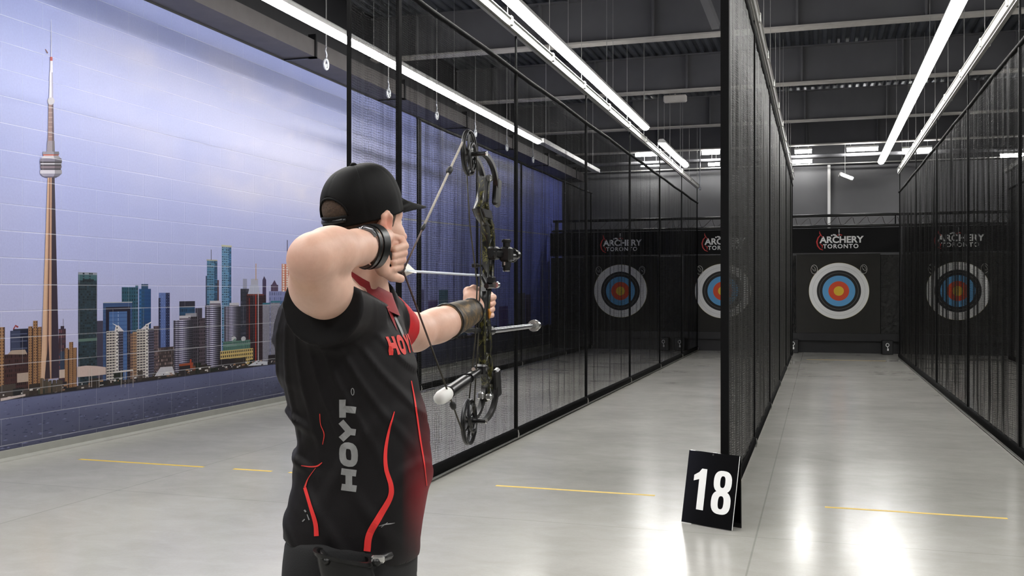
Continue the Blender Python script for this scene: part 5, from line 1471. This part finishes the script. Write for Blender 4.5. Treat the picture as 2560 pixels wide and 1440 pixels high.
MB().tube([PW(953, 618, 2.50), PW(966, 622, 2.530), PW(976, 634, 2.545), PW(974, 654, 2.552), PW(988, 668, 2.60)], .0046, 6).build('cord', M['strap_black'], rel, smooth=True)
MB().tube([PW(972, 664, 2.555), PW(986, 669, 2.61), PW(998, 674, 2.665), PW(1006, 677, 2.70)], [.007, .008, .007, .0035], 8).tube([PW(990, 672, 2.65), PW(987, 686, 2.64)], .003, 6).build('trigger_body', M['bow_black'], rel, smooth=True)
# ------------------------------------------------------------------ compound bow (plane X = XA, arrow along +Y)
XA = -0.96
def bp(u, v, X=XA): return on_x(u, v, X)
def yz(y, z, dx=0.0): return Vector((XA + dx, y, z))
bow = empty('compound_bow', yz(3.2, 1.07), 'dark camouflage compound bow held at full draw by the archer', 'bow')
NOCK = bp(1008, 677)
YAX, ZT, ZB = bp(1172, 385).y, 1.8995, 1.1225
GX = XA + .012                                        # riser plane
def cam_wheel(zc, top):
    c = Vector((XA, YAX, zc)); ry, rz = .060, .064
    sgn = 1 if top else -1
    w = MB(); n = 36
    # rim with a groove, a bit eccentric
    pts = [c + Vector((0, ry * math.cos(a) - .004, rz * math.sin(a) + .004 * sgn)) for a in np.linspace(0, 2 * PI, n + 1)[:-1]]
    w.tube(pts, .0045, 6, closed=True)
    w.tube([p + Vector((.007, 0, 0)) for p in pts], .0028, 5, closed=True)
    pts2 = [c + Vector((.011, .030 * math.cos(a) + .004, .040 * math.sin(a) - .008 * sgn)) for a in np.linspace(0, 2 * PI, 25)[:-1]]
    w.tube(pts2, .0045, 6, closed=True)
    for a in (0.3, 1.35, 2.5, 3.6, 4.6, 5.5):
        w.tube([c, c + Vector((0, .034 * math.cos(a + .25), .034 * math.sin(a + .25))), c + Vector((0, (ry - .002) * math.cos(a) - .004, (rz - .002) * math.sin(a) + .004 * sgn))], [.0065, .0042, .0042], 6)
    w.cyl(c + Vector((-.010, 0, 0)), c + Vector((.012, 0, 0)), .013, 14)
    o = w.build('cam_wheel', M['bow_black'], bow, smooth='auto')
    MB().cyl(c + Vector((-.018, 0, 0)), c + Vector((.052, 0, 0)), .0065, 12).build('axle', M['bow_black'], bow, smooth='auto')
    MB().cyl(c + Vector((.052, 0, 0)), c + Vector((.056, 0, 0)), .0075, 12).cyl(c + Vector((-.021, 0, 0)), c + Vector((-.018, 0, 0)), .0075, 12).build('axle_cap', M['chrome'], bow, smooth='auto')
    return pts
cam_wheel(ZT, True); cam_wheel(ZB, False)
# limbs: two blades at each end, curving from the pocket back to the axle
for top in (1, -1):
    zax = ZT if top > 0 else ZB
    yp = YAX + .140; zp = zax - top * .112
    for dx in (.0445, .006):
        pts = []
        for t in np.linspace(0, 1, 14):
            a = t * PI / 2
            pts.append(Vector((XA + dx, YAX + (yp - YAX) * math.sin(a) ** 1.05, zp + (zax - zp) * math.cos(a) ** .8)))
        mb = MB(); n = len(pts)
        for i, p in enumerate(pts):
            t_ = (pts[min(i + 1, n - 1)] - pts[max(i - 1, 0)]).normalized(); nn = Vector((1, 0, 0)).cross(t_).normalized()
            w_, h_ = .0070, .0050 + .0045 * (i / n)
            for a_, b_ in ((-1, -1), (1, -1), (1, 1), (-1, 1)): mb.v.append(tuple(p + Vector((a_ * w_, 0, 0)) + nn * b_ * h_))
        for i in range(n - 1):
            for a_ in range(4):
                b_ = (a_ + 1) % 4; mb.f.append((i * 4 + a_, i * 4 + b_, (i + 1) * 4 + b_, (i + 1) * 4 + a_)); mb.m.append(0)
        mb.f.append((3, 2, 1, 0)); mb.f.append(tuple(4 * (n - 1) + k for k in range(4))); mb.m += [0, 0]
        mb.build('limb', M['bow_black'], bow, smooth='auto')
    Rm = Matrix.Rotation(top * math.radians(-12), 3, 'X')
    MB().cbox(Vector((XA + .044, yp + .004, zp + top * .012)), (.019, .040, .088), bev=.006, M=Rm).build('limb_pocket', M['bow_black'], bow)
    MB().cbox(Vector((XA + .030, yp - .030, zp + top * .052)), (.020, .022, .020), bev=.005).build('limb_bolt', M['chrome'], bow)
    MB().cbox(Vector((XA + .006, yp - .034, zp + top * .048)), (.020, .026, .022), bev=.004).build('limb_bolt', M['chrome'], bow)
# riser: two rails joined by rungs, bulging forward at the sight window
RS_ = [  # v, u centre, half width in Y, thickness
    (448, 1211, .020), (480, 1209, .022), (505, 1206, .026), (524, 1204, .046), (545, 1210, .040), (562, 1219, .030), (590, 1222, .028), (630, 1222, .028), (665, 1220, .026), (695, 1219, .026),
    (720, 1215, .020), (745, 1212, .016), (775, 1211, .017), (800, 1210, .022), (820, 1212, .030), (850, 1213, .030), (885, 1213, .030), (920, 1215, .032), (945, 1219, .034), (965, 1223, .032), (985, 1222, .026), (998, 1220, .018)]
cen = [bp(u, v, GX) for v, u, h in RS_]
hw = [h for _, _, h in RS_]
fr = [c + Vector((0, h, 0)) for c, h in zip(cen, hw)]; bk = [c - Vector((0, h, 0)) for c, h in zip(cen, hw)]
r_ = MB()
def rail(pts, w, d):
    mb = r_; n = len(pts); b = len(mb.v)
    for i, p in enumerate(pts):
        t_ = (pts[min(i + 1, n - 1)] - pts[max(i - 1, 0)]).normalized(); nn = Vector((1, 0, 0)).cross(t_).normalized()
        for a_, b_ in ((-1, -.6), (-.7, -1), (.7, -1), (1, -.6), (1, .6), (.7, 1), (-.7, 1), (-1, .6)): mb.v.append(tuple(p + Vector((a_ * w, 0, 0)) + nn * b_ * d))
    for i in range(n - 1):
        for a_ in range(8):
            b_ = (a_ + 1) % 8; q = b + i * 8; mb.f.append((q + a_, q + b_, q + 8 + b_, q + 8 + a_)); mb.m.append(0)
    mb.f.append(tuple(b + k for k in range(7, -1, -1))); mb.f.append(tuple(b + (n - 1) * 8 + k for k in range(8))); mb.m += [0, 0]
rail(fr, .0115, .0075); rail(bk, .0115, .0075)
for i in range(0, len(cen)):
    if i % 1 == 0: r_.tube([fr[i], bk[i]], .0065, 6)
for i in range(0, len(cen) - 1, 2):
    r_.tube([fr[i], bk[i + 1]], .005, 6)
r_.build('riser', M['camo'], bow, smooth='auto')
# solid lower and upper bodies of the riser
for sh, th_ in (([fr[3], fr[4], bk[4], bk[3]], .034), ([fr[0], fr[2], bk[2], bk[0]], .018), ([fr[10], fr[12], fr[13], bk[13], bk[12], bk[10]], .020)):
    MB().prism(sh, (1, 0, 0), th_).build('riser_body', M['bow_black'], bow)
# grip
gpts = [bp(1209, v, GX) + Vector((0, -.004, 0)) for v in (728, 745, 762, 780, 798, 806)]
MB().tube(gpts, [.012, .0145, .0155, .0165, .0175, .012], 12, flat=(Vector((1, 0, 0)), .8)).build('grip', M['bow_black'], bow, smooth=True)
MB().tube([bp(1222, 772, GX + .012), bp(1224, 782, GX + .014), bp(1223, 796, GX + .012)], [.004, .006, .003], 8).build('grip_inlay', M['amber'], bow, smooth=True)
# string
top_s = Vector((XA, YAX - .052, ZT + .034)); bot_s = Vector((XA, YAX - .050, ZB - .034))
def lp(a, b, t): return a + (b - a) * t
st = MB()
sp = MB(); sp.tube([Vector((XA, YAX - .005, ZT + .069)), Vector((XA, YAX - .036, ZT + .058)), top_s, lp(top_s, NOCK, .5), lp(top_s, NOCK, .72)], .0034, 7); sp.build('upper_string', M['string_pale'], bow, smooth=True)
MB().tube([lp(top_s, NOCK, .72), NOCK, lp(NOCK, bot_s, .42)], .0026, 7).build('serving', M['string_dark'], bow, smooth=True)
MB().tube([lp(NOCK, bot_s, .42), lp(NOCK, bot_s, .75), bot_s, Vector((XA, YAX - .030, ZB - .060)), Vector((XA, YAX, ZB - .068))], .0026, 7).build('lower_string', M['cable'], bow, smooth=True)
for t in (.26,):
    c = lp(top_s, NOCK, t); d_ = (NOCK - top_s).normalized()
    MB().tube([c - d_ * .016, c - d_ * .010, c, c + d_ * .010, c + d_ * .016], [.003, .008, .0095, .008, .003], 8).build('string_silencer', M['rubber'], bow, smooth=True)
c = lp(NOCK, bot_s, .80); d_ = (bot_s - NOCK).normalized()
MB().tube([c - d_ * .016, c - d_ * .010, c, c + d_ * .010, c + d_ * .016], [.003, .008, .0095, .008, .003], 8).build('string_silencer', M['rubber'], bow, smooth=True)
c = lp(top_s, NOCK, .70)
MB().tube([c - d_ * 0 + (top_s - NOCK).normalized() * .012, c, c + (NOCK - top_s).normalized() * .014], [.004, .006, .004], 8).build('peep_sight', M['rubber'], bow, smooth=True)
# D loop
MB().tube([NOCK + Vector((0, .001, .012)), NOCK + Vector((0, -.012, .008)), NOCK + Vector((0, -.014, -.004)), NOCK + Vector((0, .001, -.012))], .0018, 6).build('nock_loop', M['string_dark'], bow, smooth=True)
# cables with a slide rod
for x0, y0, x1, y1, ym in ((.014, YAX + .030, .012, YAX + .010, YAX + .075), (-.012, YAX + .012, -.012, YAX + .030, YAX + .045)):
    MB().tube([Vector((XA + x0, y0, ZT - .01)), Vector((XA + x0 + .004, ym - .01, ZT - .20)), Vector((XA + .012, ym, 1.52)), Vector((XA + .006, ym, 1.36)), Vector((XA + x1, y1, ZB + .02))], .0022, 6).build('cable', M['cable'], bow, smooth=True)
MB().cyl(bp(1186, 664, XA), bp(1220, 664, XA), .004, 8).cbox(bp(1188, 664, XA), (.02, .012, .012), bev=.002).build('cable_guard', M['bow_black'], bow)
MB().tube([bp(1212, 826, GX), bp(1190, 826, XA), bp(1172, 824, XA)], [.008, .010, .006], 8).tube([bp(1172, 824, XA), bp(1159, 824, XA)], [.012, .006], 10).build('string_stop', M['rubber'], bow, smooth='auto')
# arrow rest
MB().cbox(bp(1228, 700, GX + .02), (.022, .03, .022), bev=.004).cyl(bp(1216, 715, GX + .02), bp(1240, 715, GX + .02), .008, 10).cyl(bp(1226, 700, GX), bp(1226, 700, GX + .045), .009, 10).tube([bp(1226, 700, XA), bp(1222, 693, XA), bp(1217, 691, XA)], .0035, 6).build('arrow_rest', M['bow_black'], bow)
MB().cyl(bp(1238, 712, GX + .035), bp(1243, 712, GX + .035), .010, 10).build('rest_knob', M['chrome'], bow, smooth='auto')
# sight
s0 = bp(1228, 633, GX + .02); s1 = bp(1262, 636, GX + .045)
sg = MB().tube([s0, s1], .011, 8).cbox(bp(1234, 633, GX + .02), (.03, .05, .04), bev=.006)
sg.cyl(bp(1266, 602, GX + .05), bp(1266, 676, GX + .05), .0115, 12).cyl(bp(1266, 600, GX + .05), bp(1266, 606, GX + .05), .015, 12).cyl(bp(1266, 655, GX + .05), bp(1266, 668, GX + .05), .0145, 12)
sg.cbox(bp(1266, 636, GX + .05), (.035, .045, .045), bev=.006).cyl(bp(1274, 640, GX + .05), bp(1290, 641, GX + .05), .010, 10).cyl(bp(1286, 637, GX + .05), bp(1292, 637, GX + .05), .014, 10)
sg.build('sight', M['bow_black'], bow, smooth='auto')
sc_ = bp(1280, 638, GX + .035)
MB().tube([sc_ + Vector((.02 * math.cos(a) * .9, 0, .020 * math.sin(a))) for a in np.linspace(0, 2 * PI, 21)[:-1]], .004, 6, closed=True).cyl(sc_ + Vector((0, -.012, -.02)), sc_ + Vector((0, .012, -.02)), .004, 6).build('sight_ring', M['bow_black'], bow, smooth=True)
MB().cyl(bp(1266, 598, GX + .05), bp(1266, 601, GX + .05), .013, 12).cyl(bp(1266, 676, GX + .05), bp(1266, 679, GX + .05), .011, 12).cbox(bp(1262, 659, GX + .062), (.004, .01, .01)).build('sight_knob', M['chrome'], bow, smooth='auto')
# front stabilizer
f0 = Vector((GX, bp(1216, 828, GX).y + .01, 1.378)); 
MB().cyl(f0, f0 + Vector((0, .05, 0)), .013, 14).build('stabilizer_mount', M['bow_black'], bow, smooth='auto')
MB().cyl(f0 + Vector((0, .04, 0)), Vector((GX, 3.80, 1.378)), .0088, 16).build('stabilizer', M['carbon'], bow, smooth='auto')
MB().cyl(Vector((GX, 3.77, 1.378)), Vector((GX, 3.79, 1.378)), .015, 16).cyl(Vector((GX, 3.79, 1.378)), Vector((GX, 3.81, 1.378)), .021, 16).cyl(Vector((GX, 3.81, 1.378)), Vector((GX, 3.84, 1.378)), .016, 16).build('stabilizer_weight', M['chrome'], bow, smooth='auto')
# side bar with white end
b0 = bp(1212, 918, GX); b1 = PW(1122, 981, 3.04); b2 = PW(1094, 999, 3.00)
dv = (b1 - b0)
MB().tube([b0, b0 + dv * .3, b0 + dv * .55, b0 + dv * .56, b1], [.010, .010, .011, .017, .018], 14).cyl(b0 + dv * .40, b0 + dv * .46, .015, 12).cbox(b0 + dv * .12, (.035, .03, .035), bev=.006).build('side_bar', M['bow_black'], bow, smooth='auto')
MB().tube([b1, b1 + (b2 - b1) * .15, b1 + (b2 - b1) * .7, b2 - (b2 - b1) * .02, b2 + (b2 - b1) * .04], [.016, .0195, .0195, .015, .004], 18).build('white_end_cap', M['white_rubber'], bow, smooth=True)
MB().cyl(b0 + dv * .30 + Vector((0, 0, .012)), b0 + dv * .34 + Vector((0, 0, .018)), .006, 8).build('side_bar_bolt', M['chrome'], bow)

# ------------------------------------------------------------------ arrow
arrow = empty('arrow', NOCK, 'pale arrow with white vanes nocked on the drawn bowstring', 'arrow')
tip = NOCK + Vector((0, .74, -.003))
MB().cyl(NOCK + Vector((0, .012, 0)), tip, .0034, 10).build('shaft', M['shaft'], arrow, smooth='auto')
MB().tube([NOCK + Vector((0, -.004, 0)), NOCK + Vector((0, .004, 0)), NOCK + Vector((0, .018, 0))], [.0030, .0042, .0036], 8).build('nock', M['white_rubber'], arrow, smooth=True)
MB().tube([tip, tip + Vector((0, .01, 0)), tip + Vector((0, .028, 0))], [.0036, .0036, .0006], 10).build('point', M['bow_black'], arrow, smooth='auto')
for k in range(3):
    a = PI / 2 + k * 2 * PI / 3 + .25
    dr = Vector((math.cos(a), 0, math.sin(a)))
    prof = [(.020, .003), (.026, .013), (.038, .020), (.050, .018), (.070, .009), (.086, .003)]
    poly = [NOCK + Vector((0, y_, 0)) + dr * h_ for y_, h_ in prof] + [NOCK + Vector((0, .086, 0)) + dr * .002, NOCK + Vector((0, .020, 0)) + dr * .002]
    MB().prism(poly, dr.cross(Vector((0, 1, 0))), .0009).build('vane', M['fletch'], arrow)
